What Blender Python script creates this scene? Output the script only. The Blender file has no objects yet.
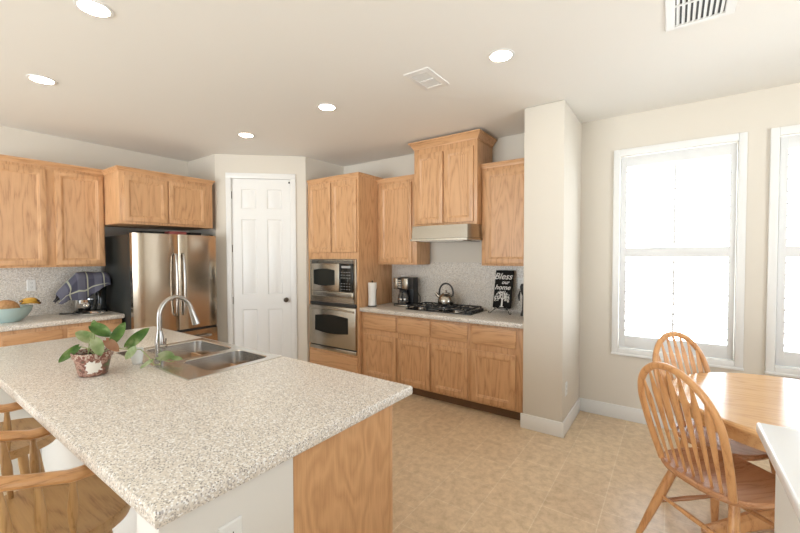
import bpy, bmesh, math, random
from mathutils import Vector, Matrix
random.seed(7)
S = bpy.context.scene
COL = S.collection
R = math.radians

# ------------------------------------------------------------------ camera, world, light, exposure
cam_d = bpy.data.cameras.new('camera'); cam = bpy.data.objects.new('camera', cam_d); COL.objects.link(cam)
cam_d.sensor_width = 36.0; cam_d.lens = 384.66 / 800 * 36; cam_d.clip_start = 0.05
cam.matrix_world = Matrix.Translation((0, 0, 1.5148)) @ Matrix.Rotation(0.6175, 4, 'Z') @ Matrix.Rotation(math.pi/2 - 0.0271, 4, 'X') @ Matrix.Rotation(-0.0026, 4, 'Z')
S.camera = cam
S.view_settings.view_transform = 'Standard'; S.view_settings.look = 'None'
S.view_settings.gamma = 1.0; S.view_settings.use_curve_mapping = False
S.view_settings.exposure = 1.06

w = bpy.data.worlds.new('daylight'); S.world = w; w.use_nodes = True
bg = w.node_tree.nodes['Background']; bg.inputs['Strength'].default_value = 5.6
_tc = w.node_tree.nodes.new('ShaderNodeTexCoord'); _sp = w.node_tree.nodes.new('ShaderNodeSeparateXYZ'); _rp = w.node_tree.nodes.new('ShaderNodeValToRGB')
w.node_tree.links.new(_tc.outputs['Generated'], _sp.inputs[0]); w.node_tree.links.new(_sp.outputs[2], _rp.inputs[0]); w.node_tree.links.new(_rp.outputs[0], bg.inputs['Color'])
# sunlit pale ground below the horizon, bright hazy sky above (a ramp over direction z)
_mr = w.node_tree.nodes.new('ShaderNodeMapRange'); _mr.inputs[1].default_value = -1; _mr.inputs[2].default_value = 1
w.node_tree.links.new(_sp.outputs[2], _mr.inputs[0]); w.node_tree.links.new(_mr.outputs[0], _rp.inputs[0])
_rp.color_ramp.elements[0].position = 0.47; _rp.color_ramp.elements[0].color = (0.93, 0.985, 1.0, 1)
_rp.color_ramp.elements[1].position = 0.53; _rp.color_ramp.elements[1].color = (0.40, 0.45, 0.50, 1)

def area(name, loc, rot, sx, sy, power, color=(1, 1, 1), portal=False):
    d = bpy.data.lights.new(name, 'AREA'); d.shape = 'RECTANGLE'; d.size = sx; d.size_y = sy
    d.energy = power; d.color = color
    o = bpy.data.objects.new(name, d); COL.objects.link(o); o.location = loc; o.rotation_euler = rot
    if portal: d.cycles.is_portal = True
    return o
# daylight portals in the window openings (emit nothing themselves)
area('portal_window', (0.003, 4.20, 1.55), (R(-90), 0, 0), 0.86, 1.8, 1, portal=True)
area('portal_window', (1.05, 4.20, 1.55), (R(-90), 0, 0), 0.86, 1.8, 1, portal=True)
area('portal_patio', (-2.7, -4.28, 1.2), (R(90), 0, 0), 3.8, 2.4, 1, portal=True)
area('portal_side', (3.28, 1.3, 1.55), (R(90), 0, R(90)), 1.8, 1.8, 1, portal=True)

# ------------------------------------------------------------------ materials
def new_mat(name):
    m = bpy.data.materials.new(name); m.use_nodes = True
    nt = m.node_tree; b = nt.nodes['Principled BSDF']
    return m, nt, b
def plain(name, col, rough=0.5, metal=0.0, spec=0.5, emit=None, estr=0, coat=0):
    m, nt, b = new_mat(name)
    b.inputs['Base Color'].default_value = (*col, 1); b.inputs['Roughness'].default_value = rough
    b.inputs['Metallic'].default_value = metal; b.inputs['Specular IOR Level'].default_value = spec
    b.inputs['Coat Weight'].default_value = coat
    if emit: b.inputs['Emission Color'].default_value = (*emit, 1); b.inputs['Emission Strength'].default_value = estr
    return m
def N(nt, t, **kw):
    n = nt.nodes.new(t)
    for k, v in kw.items():
        if k.startswith('i_'): n.inputs[k[2:].replace('_', ' ')].default_value = v
        else: setattr(n, k, v)
    return n
def ramp(nt, stops, interp='LINEAR'):
    r = nt.nodes.new('ShaderNodeValToRGB'); r.color_ramp.interpolation = interp
    el = r.color_ramp.elements
    while len(el) < len(stops): el.new(0.5)
    for e, (p, c) in zip(el, stops): e.position = p; e.color = (*c, 1)
    return r
def coords(nt, scale, rnd=True):
    tc = N(nt, 'ShaderNodeTexCoord'); mp = N(nt, 'ShaderNodeMapping'); mp.inputs['Scale'].default_value = scale
    if rnd:
        oi = N(nt, 'ShaderNodeObjectInfo'); ml = N(nt, 'ShaderNodeMath', operation='MULTIPLY'); ml.inputs[1].default_value = 23.0
        nt.links.new(oi.outputs['Random'], ml.inputs[0])
        ad = N(nt, 'ShaderNodeVectorMath', operation='ADD')
        nt.links.new(tc.outputs['Object'], ad.inputs[0]); nt.links.new(ml.outputs[0], ad.inputs[1])
        nt.links.new(ad.outputs[0], mp.inputs['Vector'])
    else: nt.links.new(tc.outputs['Object'], mp.inputs['Vector'])
    return mp
def oak(name, axis, light=(0.66, 0.385, 0.20), dark=(0.43, 0.215, 0.095), rough=0.38, contrast=1.0, rings=13.0, stretch=0.14):
    m, nt, b = new_mat(name); L = nt.links.new
    sc = [1.0, 1.0, 1.0]; sc['xyz'.index(axis)] = stretch
    mp = coords(nt, sc)
    n1 = N(nt, 'ShaderNodeTexNoise', i_Scale=5.0, i_Detail=2.0, i_Roughness=0.5); L(mp.outputs[0], n1.inputs['Vector'])
    ml = N(nt, 'ShaderNodeMath', operation='MULTIPLY'); ml.inputs[1].default_value = rings; L(n1.outputs['Fac'], ml.inputs[0])
    fr = N(nt, 'ShaderNodeMath', operation='PINGPONG'); fr.inputs[1].default_value = 0.5; L(ml.outputs[0], fr.inputs[0])
    sc2 = [1.0, 1.0, 1.0]; sc2['xyz'.index(axis)] = 0.05
    mp2 = coords(nt, sc2)
    n2 = N(nt, 'ShaderNodeTexNoise', i_Scale=170.0, i_Detail=3.0, i_Roughness=0.6); L(mp2.outputs[0], n2.inputs['Vector'])
    ad = N(nt, 'ShaderNodeMath', operation='MULTIPLY_ADD'); ad.inputs[1].default_value = 0.9; L(fr.outputs[0], ad.inputs[0]); L(n2.outputs['Fac'], ad.inputs[2])
    mid = tuple(l * 0.55 + d * 0.45 for l, d in zip(light, dark))
    r = ramp(nt, [(0.36, tuple(a + (b_ - a) * contrast for a, b_ in zip(mid, dark))), (0.62, mid if contrast < 1 else tuple(l*0.75+d*0.25 for l, d in zip(light, dark))), (0.95, light)])
    L(ad.outputs[0], r.inputs[0]); L(r.outputs[0], b.inputs['Base Color'])
    b.inputs['Roughness'].default_value = rough
    bp = N(nt, 'ShaderNodeBump', i_Strength=0.06, i_Distance=0.002); L(n2.outputs['Fac'], bp.inputs['Height']); L(bp.outputs[0], b.inputs['Normal'])
    return m
M = {}
M['oak_z'] = oak('oak_vertical', 'z'); M['oak_x'] = oak('oak_along_x', 'x'); M['oak_y'] = oak('oak_along_y', 'y')
M['oak_panel'] = oak('oak_veneer_end', 'z', light=(0.66, 0.38, 0.19), dark=(0.48, 0.25, 0.11), rings=9.0, contrast=0.7, stretch=0.45)
CH = dict(light=(0.68, 0.36, 0.155), dark=(0.47, 0.20, 0.07), rough=0.28)
M['chair_z'] = oak('honey_oak_upright', 'z', **CH); M['chair_x'] = oak('honey_oak_seat', 'x', light=(0.54, 0.27, 0.13), dark=(0.38, 0.165, 0.075), rough=0.2)
ST = dict(light=(0.52, 0.31, 0.13), dark=(0.33, 0.17, 0.06), rough=0.35)
M['stool_z'] = oak('brown_oak_upright', 'z', **ST); M['stool_x'] = oak('brown_oak_seat', 'x', **ST)
M['stool_rail'] = oak('brown_oak_rail', 'y', light=(0.62, 0.33, 0.14), dark=(0.40, 0.19, 0.07), rough=0.3)
M['table_x'] = oak('table_oak', 'x', light=(0.70, 0.42, 0.20), dark=(0.54, 0.28, 0.12), rough=0.16)

def granite(name, k=1.0):
    m, nt, b = new_mat(name); L = nt.links.new
    mp = coords(nt, (1, 1, 1), rnd=False)
    n0 = N(nt, 'ShaderNodeTexNoise', i_Scale=120.0, i_Detail=2.0); L(mp.outputs[0], n0.inputs['Vector'])
    r0 = ramp(nt, [(0.38, (0.66*k, 0.60*k, 0.525*k)), (0.62, (0.76*k, 0.71*k, 0.64*k))]); L(n0.outputs['Fac'], r0.inputs[0])
    v1 = N(nt, 'ShaderNodeTexVoronoi', i_Scale=230.0); L(mp.outputs[0], v1.inputs['Vector'])
    sp = N(nt, 'ShaderNodeSeparateColor'); L(v1.outputs['Color'], sp.inputs[0])
    r1 = ramp(nt, [(0.0, (1, 1, 1)), (0.145, (1, 1, 1)), (0.15, (0, 0, 0))], 'CONSTANT'); L(sp.outputs[0], r1.inputs[0])
    r1b = ramp(nt, [(0.0, (1, 1, 1)), (0.42, (1, 1, 1)), (0.50, (0, 0, 0))]); L(v1.outputs['Distance'], r1b.inputs[0])
    mm = N(nt, 'ShaderNodeMath', operation='MULTIPLY'); L(r1.outputs[0], mm.inputs[0]); L(r1b.outputs[0], mm.inputs[1])
    mx = N(nt, 'ShaderNodeMixRGB'); mx.inputs[2].default_value = (0.10*k, 0.085*k, 0.08*k, 1); L(mm.outputs[0], mx.inputs[0]); L(r0.outputs[0], mx.inputs[1])
    r2 = ramp(nt, [(0.0, (1, 1, 1)), (0.16, (1, 1, 1)), (0.17, (0, 0, 0))], 'CONSTANT'); L(sp.outputs[1], r2.inputs[0])
    mx2 = N(nt, 'ShaderNodeMixRGB'); mx2.inputs[2].default_value = (0.90*k, 0.89*k, 0.87*k, 1); L(r2.outputs[0], mx2.inputs[0]); L(mx.outputs[0], mx2.inputs[1])
    r3 = ramp(nt, [(0.0, (1, 1, 1)), (0.16, (1, 1, 1)), (0.17, (0, 0, 0))], 'CONSTANT'); L(sp.outputs[2], r3.inputs[0])
    mx3 = N(nt, 'ShaderNodeMixRGB'); mx3.inputs[2].default_value = (0.44*k, 0.40*k, 0.365*k, 1); L(r3.outputs[0], mx3.inputs[0]); L(mx2.outputs[0], mx3.inputs[1])
    L(mx3.outputs[0], b.inputs['Base Color'])
    b.inputs['Roughness'].default_value = 0.28
    return m
M['granite'] = granite('speckled_beige_granite')

def floor_mat():
    m, nt, b = new_mat('tan_stone_tile'); L = nt.links.new
    mp = coords(nt, (1, 1, 1), rnd=False); mp.inputs['Rotation'].default_value = (0, 0, R(90)); mp.inputs['Location'].default_value = (0.04, 0.02, 0)
    br = N(nt, 'ShaderNodeTexBrick', i_Scale=1.0, i_Mortar_Size=0.003, i_Brick_Width=0.31, i_Row_Height=0.305, i_Mortar_Smooth=0.2)
    br.offset = 0.5
    br.inputs['Color1'].default_value = (0.74, 0.575, 0.39, 1); br.inputs['Color2'].default_value = (0.69, 0.525, 0.35, 1); br.inputs['Mortar'].default_value = (0.79, 0.65, 0.48, 1)
    L(mp.outputs[0], br.inputs['Vector'])
    n = N(nt, 'ShaderNodeTexNoise', i_Scale=17.0, i_Detail=8.0, i_Roughness=0.72, i_Distortion=0.25); L(mp.outputs[0], n.inputs['Vector'])
    r = ramp(nt, [(0.36, (0.82, 0.78, 0.72)), (0.60, (1.06, 1.06, 1.06))]); L(n.outputs['Fac'], r.inputs[0])
    mx = N(nt, 'ShaderNodeMixRGB', blend_type='MULTIPLY'); mx.inputs[0].default_value = 1; L(br.outputs['Color'], mx.inputs[1]); L(r.outputs[0], mx.inputs[2])
    L(mx.outputs[0], b.inputs['Base Color']); b.inputs['Roughness'].default_value = 0.30
    bp = N(nt, 'ShaderNodeBump', i_Strength=0.15, i_Distance=0.002); L(n.outputs['Fac'], bp.inputs['Height']); L(bp.outputs[0], b.inputs['Normal'])
    return m
M['floor'] = floor_mat()
def wall_mat(name, col, rough=0.85):
    m, nt, b = new_mat(name); L = nt.links.new
    mp = coords(nt, (1, 1, 1), rnd=False)
    n = N(nt, 'ShaderNodeTexNoise', i_Scale=60.0, i_Detail=3.0); L(mp.outputs[0], n.inputs['Vector'])
    bp = N(nt, 'ShaderNodeBump', i_Strength=0.08, i_Distance=0.003); L(n.outputs['Fac'], bp.inputs['Height']); L(bp.outputs[0], b.inputs['Normal'])
    b.inputs['Base Color'].default_value = (*col, 1); b.inputs['Roughness'].default_value = rough
    return m
M['wall'] = wall_mat('beige_wall_paint', (0.70, 0.65, 0.575))
M['ceiling'] = wall_mat('cream_ceiling_paint', (0.85, 0.835, 0.80))
M['halfwall'] = wall_mat('pale_grey_wall_paint', (0.74, 0.72, 0.68))
M['white'] = plain('white_enamel', (0.81, 0.81, 0.80), 0.35)
M['shutter'] = plain('white_shutter_paint', (0.76, 0.765, 0.765), 0.4)
M['plate'] = plain('white_plastic', (0.80, 0.80, 0.78), 0.35)
M['slot'] = plain('dark_slot', (0.03, 0.03, 0.03), 0.6)
def steel(name, col, rough, axis='z'):
    m, nt, b = new_mat(name); L = nt.links.new
    sc = [1, 1, 1]; sc['xyz'.index(axis)] = 0.01
    mp = coords(nt, sc); n = N(nt, 'ShaderNodeTexNoise', i_Scale=240.0, i_Detail=2.0); L(mp.outputs[0], n.inputs['Vector'])
    r = ramp(nt, [(0.3, (rough*0.92,)*3), (0.7, (rough*1.08,)*3)]); L(n.outputs['Fac'], r.inputs[0]); L(r.outputs[0], b.inputs['Roughness'])
    b.inputs['Base Color'].default_value = (*col, 1); b.inputs['Metallic'].default_value = 1.0
    return m
M['steel_fridge'] = steel('brushed_steel_doors', (0.56, 0.485, 0.395), 0.17, 'z')
M['steel'] = steel('brushed_steel_appliance', (0.44, 0.41, 0.36), 0.24, 'x')
M['steel_sink'] = steel('satin_steel_sink', (0.60, 0.585, 0.56), 0.24, 'y')
M['nickel'] = plain('brushed_nickel', (0.43, 0.41, 0.39), 0.22, 1.0)
M['chrome'] = plain('polished_chrome', (0.75, 0.75, 0.75), 0.08, 1.0)
M['black'] = plain('black_plastic', (0.018, 0.018, 0.018), 0.35)
M['black_gloss'] = plain('black_glass', (0.012, 0.013, 0.013), 0.06)
M['smoke_glass'] = plain('smoked_oven_glass', (0.022, 0.024, 0.022), 0.08)
M['iron'] = plain('black_cast_iron', (0.02, 0.02, 0.021), 0.5)
M['fridge_side'] = plain('black_textured_steel', (0.022, 0.024, 0.022), 0.38)
M['grey_text'] = plain('pale_grey_print', (0.42, 0.42, 0.42), 0.5)
M['chalk'] = plain('white_sign_paint', (0.80, 0.80, 0.78), 0.7)
M['lamp'] = plain('lamp_lens', (1, 0.95, 0.85), 0.4, emit=(1.0, 0.84, 0.62), estr=20)
M['bronze'] = plain('dark_bronze', (0.09, 0.075, 0.06), 0.35, 0.9)
M['paper'] = plain('white_paper', (0.82, 0.80, 0.76), 0.9)
M['bowl'] = plain('pale_aqua_ceramic', (0.42, 0.55, 0.54), 0.25)
M['toe'] = plain('dark_toe_kick', (0.16, 0.085, 0.04), 0.6)
M['counter_glare'] = plain('glare_whitened_counter', (0.83, 0.83, 0.83), 0.25)  # window glare on the right counter, put into the colour as plain white
m, nt, b = new_mat('clear_window_glass')
out = nt.nodes['Material Output']; tr = nt.nodes.new('ShaderNodeBsdfTransparent'); gl = nt.nodes.new('ShaderNodeBsdfGlossy'); gl.inputs['Roughness'].default_value = 0.02
mxs = nt.nodes.new('ShaderNodeMixShader'); mxs.inputs[0].default_value = 0.05
nt.links.new(tr.outputs[0], mxs.inputs[1]); nt.links.new(gl.outputs[0], mxs.inputs[2]); nt.links.new(mxs.outputs[0], out.inputs['Surface'])
M['glass'] = m
m, nt, b = new_mat('coffee_pot_glass'); b.inputs['Base Color'].default_value = (0.09, 0.085, 0.08, 1); b.inputs['Roughness'].default_value = 0.05
M['pot_glass'] = m
def noise_mat(name, stops, scale, rough, detail=4, bump=0.0):
    m, nt, b = new_mat(name); mp = coords(nt, (1, 1, 1))
    n = N(nt, 'ShaderNodeTexNoise', i_Scale=scale, i_Detail=float(detail)); nt.links.new(mp.outputs[0], n.inputs['Vector'])
    r = ramp(nt, stops); nt.links.new(n.outputs['Fac'], r.inputs[0]); nt.links.new(r.outputs[0], b.inputs['Base Color']); b.inputs['Roughness'].default_value = rough
    if bump:
        bp = N(nt, 'ShaderNodeBump', i_Strength=bump, i_Distance=0.004); nt.links.new(n.outputs['Fac'], bp.inputs['Height']); nt.links.new(bp.outputs[0], b.inputs['Normal'])
    return m
M['melon'] = noise_mat('tan_melon_rind', [(0.35, (0.42, 0.22, 0.09)), (0.65, (0.58, 0.34, 0.16))], 60, 0.7, bump=0.3)
M['banana'] = noise_mat('ripe_banana_skin', [(0.34, (0.10, 0.05, 0.02)), (0.42, (0.55, 0.30, 0.04)), (0.7, (0.68, 0.40, 0.06))], 22, 0.5)
M['leaf_dark'] = noise_mat('green_leaf', [(0.38, (0.07, 0.17, 0.03)), (0.56, (0.16, 0.29, 0.065)), (0.66, (0.42, 0.50, 0.22))], 14, 0.35)
M['leaf_pale'] = noise_mat('pale_variegated_leaf', [(0.34, (0.24, 0.36, 0.13)), (0.50, (0.46, 0.54, 0.28)), (0.62, (0.62, 0.67, 0.45))], 12, 0.4)
M['leaf_brown'] = noise_mat('withered_leaf', [(0.35, (0.45, 0.20, 0.11)), (0.65, (0.58, 0.36, 0.22))], 14, 0.6)
M['stem'] = plain('green_stem', (0.30, 0.36, 0.14), 0.5)
M['soil'] = noise_mat('potting_soil', [(0.4, (0.03, 0.02, 0.012)), (0.6, (0.10, 0.06, 0.04))], 90, 0.95, bump=0.6)
def pot_mat():
    m, nt, b = new_mat('floral_painted_pot'); L = nt.links.new
    mp = coords(nt, (1, 1, 1), rnd=False)
    n = N(nt, 'ShaderNodeTexNoise', i_Scale=34.0, i_Detail=3.0); L(mp.outputs[0], n.inputs['Vector'])
    r = ramp(nt, [(0.36, (0.10, 0.14, 0.05)), (0.41, (0.13, 0.06, 0.04)), (0.52, (0.26, 0.11, 0.075)), (0.58, (0.46, 0.29, 0.22)), (0.64, (0.19, 0.075, 0.05))]); L(n.outputs['Fac'], r.inputs[0])
    sx = N(nt, 'ShaderNodeSeparateXYZ'); L(mp.outputs[0], sx.inputs[0])
    nb = N(nt, 'ShaderNodeTexNoise', i_Scale=110.0, i_Detail=1.0); L(mp.outputs[0], nb.inputs['Vector'])
    rb = ramp(nt, [(0.47, (0.22, 0.08, 0.055)), (0.53, (0.52, 0.42, 0.34))], 'CONSTANT'); L(nb.outputs['Fac'], rb.inputs[0])
    gt = N(nt, 'ShaderNodeMath', operation='GREATER_THAN'); gt.inputs[1].default_value = 0.093; L(sx.outputs[2], gt.inputs[0])
    mr = N(nt, 'ShaderNodeMixRGB'); L(gt.outputs[0], mr.inputs[0]); L(r.outputs[0], mr.inputs[1]); L(rb.outputs[0], mr.inputs[2])
    # one white daisy painted on the side, soft petal edge
    ds = N(nt, 'ShaderNodeVectorMath', operation='DISTANCE'); ds.inputs[1].default_value = (0.068, -0.018, 0.050); L(mp.outputs[0], ds.inputs[0])
    n3 = N(nt, 'ShaderNodeTexNoise', i_Scale=75.0, i_Detail=1.0); L(mp.outputs[0], n3.inputs['Vector'])
    ad = N(nt, 'ShaderNodeMath', operation='MULTIPLY_ADD'); ad.inputs[1].default_value = 0.045; L(n3.outputs['Fac'], ad.inputs[0]); L(ds.outputs['Value'], ad.inputs[2])
    lt = N(nt, 'ShaderNodeMath', operation='LESS_THAN'); lt.inputs[1].default_value = 0.056; L(ad.outputs[0], lt.inputs[0])
    mw = N(nt, 'ShaderNodeMixRGB'); mw.inputs[2].default_value = (0.78, 0.74, 0.66, 1); L(lt.outputs[0], mw.inputs[0]); L(mr.outputs[0], mw.inputs[1])
    L(mw.outputs[0], b.inputs['Base Color']); b.inputs['Roughness'].default_value = 0.35
    return m
M['pot'] = pot_mat()
def towel_mat():
    m, nt, b = new_mat('blue_plaid_cotton'); L = nt.links.new
    uv = N(nt, 'ShaderNodeUVMap'); sx = N(nt, 'ShaderNodeSeparateXYZ'); L(uv.outputs[0], sx.inputs[0])
    def band(sock, mul, lo, hi):
        a = N(nt, 'ShaderNodeMath', operation='MULTIPLY'); a.inputs[1].default_value = mul; L(sock, a.inputs[0])
        f = N(nt, 'ShaderNodeMath', operation='FRACT'); L(a.outputs[0], f.inputs[0])
        g = N(nt, 'ShaderNodeMath', operation='GREATER_THAN'); g.inputs[1].default_value = lo; L(f.outputs[0], g.inputs[0])
        l = N(nt, 'ShaderNodeMath', operation='LESS_THAN'); l.inputs[1].default_value = hi; L(f.outputs[0], l.inputs[0])
        k = N(nt, 'ShaderNodeMath', operation='MULTIPLY'); L(g.outputs[0], k.inputs[0]); L(l.outputs[0], k.inputs[1]); return k.outputs[0]
    base = (0.085, 0.085, 0.125, 1)
    def over(prev, sock, col, f):
        k = N(nt, 'ShaderNodeMath', operation='MULTIPLY'); k.inputs[1].default_value = f; L(sock, k.inputs[0])
        mx = N(nt, 'ShaderNodeMixRGB'); L(k.outputs[0], mx.inputs[0]); mx.inputs[2].default_value = col
        if isinstance(prev, tuple): mx.inputs[1].default_value = prev
        else: L(prev, mx.inputs[1])
        return mx.outputs[0]
    c = over(base, band(sx.outputs[0], 3, .0, .45), (0.045, 0.045, 0.075, 1), .6)
    c = over(c, band(sx.outputs[1], 3, .0, .45), (0.16, 0.16, 0.21, 1), .6)
    c = over(c, band(sx.outputs[0], 3, .50, .58), (0.45, 0.46, 0.36, 1), .9)
    c = over(c, band(sx.outputs[1], 3, .55, .63), (0.42, 0.43, 0.34, 1), .9)
    L(c, b.inputs['Base Color']); b.inputs['Roughness'].default_value = 0.95
    return m
M['towel'] = towel_mat()

# ------------------------------------------------------------------ mesh helpers
class MB:
    def __init__(s): s.bm = bmesh.new()
    def box(s, x0, x1, y0, y1, z0, z1, bevel=0, seg=2):
        g = bmesh.ops.create_cube(s.bm, size=1)['verts']
        for v in g: v.co = Vector(((x0+x1)/2 + v.co.x*(x1-x0), (y0+y1)/2 + v.co.y*(y1-y0), (z0+z1)/2 + v.co.z*(z1-z0)))
        if bevel:
            es = list({e for v in g for e in v.link_edges})
            bmesh.ops.bevel(s.bm, geom=es, offset=bevel, segments=seg, profile=0.5, affect='EDGES')
        return s
    def rings(s, rings, cap0=True, cap1=True, closed=True):
        vs = [[s.bm.verts.new(p) for p in r] for r in rings]
        n = len(rings[0])
        for a, b in zip(vs, vs[1:]):
            for i in range(n if closed else n-1):
                j = (i+1) % n
                try: s.bm.faces.new((a[i], a[j], b[j], b[i]))
                except ValueError: pass
        if cap0: s.bm.faces.new(vs[0][::-1])
        if cap1: s.bm.faces.new(vs[-1])
        return s
    def lathe(s, prof, c=(0, 0, 0), seg=24, axis='z'):
        rr = []
        for r, h in prof:
            ring = []
            for i in range(seg):
                a = 2*math.pi*i/seg; p = (max(r, 1e-4)*math.cos(a), max(r, 1e-4)*math.sin(a), h)
                if axis == 'y': p = (p[0], -p[2], p[1])
                if axis == 'x': p = (p[2], p[0], p[1])
                ring.append(Vector(p) + Vector(c))
            rr.append(ring)
        return s.rings(rr)
    def tube(s, pts, r, seg=10, flat=None, up=None):
        # r: number or list; flat: (a, b) cross-section multipliers with 'up' giving the b direction
        pts = [Vector(p) for p in pts]; n = len(pts)
        rs = r if isinstance(r, (list, tuple)) else [r]*n
        fl = flat if isinstance(flat, list) else [flat or (1, 1)]*n
        prev = Vector(up) if up else None; rr = []
        for i, p in enumerate(pts):
            t = (pts[min(i+1, n-1)] - pts[max(i-1, 0)]).normalized()
            if prev is None: prev = Vector((0, 0, 1)) if abs(t.z) < 0.9 else Vector((1, 0, 0))
            u = (Vector(up) if up else prev); u = (u - t*u.dot(t)).normalized(); prev = u
            v = t.cross(u)
            rr.append([p + (v*math.cos(2*math.pi*k/seg)*fl[i][0] + u*math.sin(2*math.pi*k/seg)*fl[i][1])*rs[i] for k in range(seg)])
        return s.rings(rr)
    def prism(s, poly, z0, z1, bevel=0):
        a = [Vector((x, y, z0)) for x, y in poly]; b = [Vector((x, y, z1)) for x, y in poly]
        if bevel:
            cx = sum(p[0] for p in poly)/len(poly); cy = sum(p[1] for p in poly)/len(poly)
            def ins(k, z): return [Vector((x + (cx-x)*k/max(1e-6, math.hypot(cx-x, cy-y)), y + (cy-y)*k/max(1e-6, math.hypot(cx-x, cy-y)), z)) for x, y in poly]
            h = bevel*0.6
            return s.rings([ins(bevel, z0), ins(bevel*0.3, z0+h*0.35), ins(0, z0+h), ins(0, z1-h), ins(bevel*0.3, z1-h*0.35), ins(bevel, z1)])
        return s.rings([a, b])
    def quads(s, grid, uv=False):
        vs = [[s.bm.verts.new(p) for p in row] for row in grid]
        lay = s.bm.loops.layers.uv.new('UVMap') if uv else None
        nr, nc = len(vs), len(vs[0])
        for i in range(nr-1):
            for j in range(nc-1):
                f = s.bm.faces.new((vs[i][j], vs[i][j+1], vs[i+1][j+1], vs[i+1][j]))
                if uv:
                    for l, (a, b) in zip(f.loops, ((i, j), (i, j+1), (i+1, j+1), (i+1, j))): l[lay].uv = (b/(nc-1), a/(nr-1))
        return s
def rrect(x0, x1, y0, y1, r, n=6):
    out = []
    for cx, cy, a0 in ((x1-r, y1-r, 0), (x0+r, y1-r, 90), (x0+r, y0+r, 180), (x1-r, y0+r, 270)):
        for i in range(n+1):
            a = R(a0 + 90*i/n); out.append((cx + r*math.cos(a), cy + r*math.sin(a)))
    return out

ORG = {}
def finish(bm, name):
    bmesh.ops.recalc_face_normals(bm, faces=bm.faces)
    me = bpy.data.meshes.new(name); bm.to_mesh(me); bm.free()
    me.polygons.foreach_set('use_smooth', [True]*len(me.polygons))
    me.set_sharp_from_angle(angle=R(32))
    return me
def part(name, mb, mat, parent, label=None, local=False):
    """one mesh as a child; vertices given in world coordinates unless local"""
    bm = mb.bm
    if not local: bmesh.ops.translate(bm, verts=bm.verts, vec=-Vector(ORG[parent.name]))
    me = finish(bm, name); o = bpy.data.objects.new(name, me); COL.objects.link(o); o.parent = parent
    me.materials.append(M[mat] if isinstance(mat, str) else mat)
    ORG[o.name] = ORG[parent.name]
    if label: o['label'] = label
    return o
def thing(name, loc, label, cat, group=None, rz=0):
    o = bpy.data.objects.new(name, None); COL.objects.link(o); o.location = loc; o.rotation_euler = (0, 0, rz); o.empty_display_size = 0.05
    ORG[o.name] = tuple(loc); o['label'] = label; o['category'] = cat
    if group: o['group'] = group
    return o
def solo(name, mb, mat, loc, label, cat, group=None):
    bmesh.ops.translate(mb.bm, verts=mb.bm.verts, vec=-Vector(loc))
    o = bpy.data.objects.new(name, finish(mb.bm, name)); COL.objects.link(o); o.location = loc; o.data.materials.append(M[mat])
    ORG[o.name] = tuple(loc); o['label'] = label; o['category'] = cat
    if group: o['group'] = group
    return o
def struct(name, mb, mat, label, cat='structure', loc=None):
    if loc: bmesh.ops.translate(mb.bm, verts=mb.bm.verts, vec=-Vector(loc))
    o = bpy.data.objects.new(name, finish(mb.bm, name)); COL.objects.link(o); o.data.materials.append(M[mat])
    if loc: o.location = loc
    ORG[o.name] = tuple(loc or (0, 0, 0)); o['kind'] = 'structure'; o['label'] = label; o['category'] = cat
    return o
def dup(root, loc, label=None, rz=None, group=None):
    r = root.copy(); COL.objects.link(r); r.location = loc
    if rz is not None: r.rotation_euler = (0, 0, rz)
    if label: r['label'] = label
    if group: r['group'] = group
    for ch in list(root.children):
        c = ch.copy(); COL.objects.link(c); c.parent = r
        for g in ch.children:
            d = g.copy(); COL.objects.link(d); d.parent = c
    return r

# ------------------------------------------------------------------ room shell
HC = 2.789; XA = -5.335; YB = 4.04; YW = 4.06; CL = -1.068; CR = -0.735; YC = 3.363
PX1, PY1, PX2, PY2 = -4.665, 2.597, -3.852, 3.341
struct('floor', MB().box(XA-0.1, 3.4, -4.3, 4.16, -0.1, 0), 'floor', 'tan mottled stone tile floor', 'floor')
struct('ceiling', MB().box(XA-0.1, 3.4, -4.3, 4.16, HC, HC+0.1), 'ceiling', 'smooth cream ceiling', 'ceiling')
struct('wall_left', MB().box(XA-0.1, XA, -4.3, 4.16, 0, HC), 'wall', 'beige wall behind refrigerator', 'wall')
struct('wall_back', MB().box(XA, CL, YB, YB+0.12, 0, HC), 'wall', 'beige wall behind the cooktop', 'wall')
struct('wall_column', MB().box(CL, CR, YC, 4.16, 0, HC, 0.012), 'wall', 'beige wall stub between cooktop counter and window', 'wall')
WZ0, WZ1 = 0.66, 2.42
W1, W2 = (-0.41, 0.41), (0.64, 1.46)
mb = MB()
for x0, x1 in ((CR, W1[0]), (W1[1], W2[0]), (W2[1], 3.2)): mb.box(x0, x1, YW, YW+0.14, 0, HC)
for x0, x1 in (W1, W2): mb.box(x0, x1, YW, YW+0.14, 0, WZ0); mb.box(x0, x1, YW, YW+0.14, WZ1, HC)
struct('wall_window', mb, 'wall', 'beige wall with the two shuttered windows', 'wall')
mb = MB().box(3.2, 3.3, -4.3, 0.4, 0, HC).box(3.2, 3.3, 2.2, 4.2, 0, HC).box(3.2, 3.3, 0.4, 2.2, 0, 0.65).box(3.2, 3.3, 0.4, 2.2, 2.45, HC)
struct('wall_right', mb, 'wall', 'beige wall on the right of the dining side', 'wall')
mb = MB().box(XA, -4.6, -4.3, -4.2, 0, HC).box(-0.8, 3.2, -4.3, -4.2, 0, HC).box(-4.6, -0.8, -4.3, -4.2, 2.4, HC)
struct('wall_rear', mb, 'wall', 'beige wall with wide patio opening opposite the cooktop', 'wall')
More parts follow.
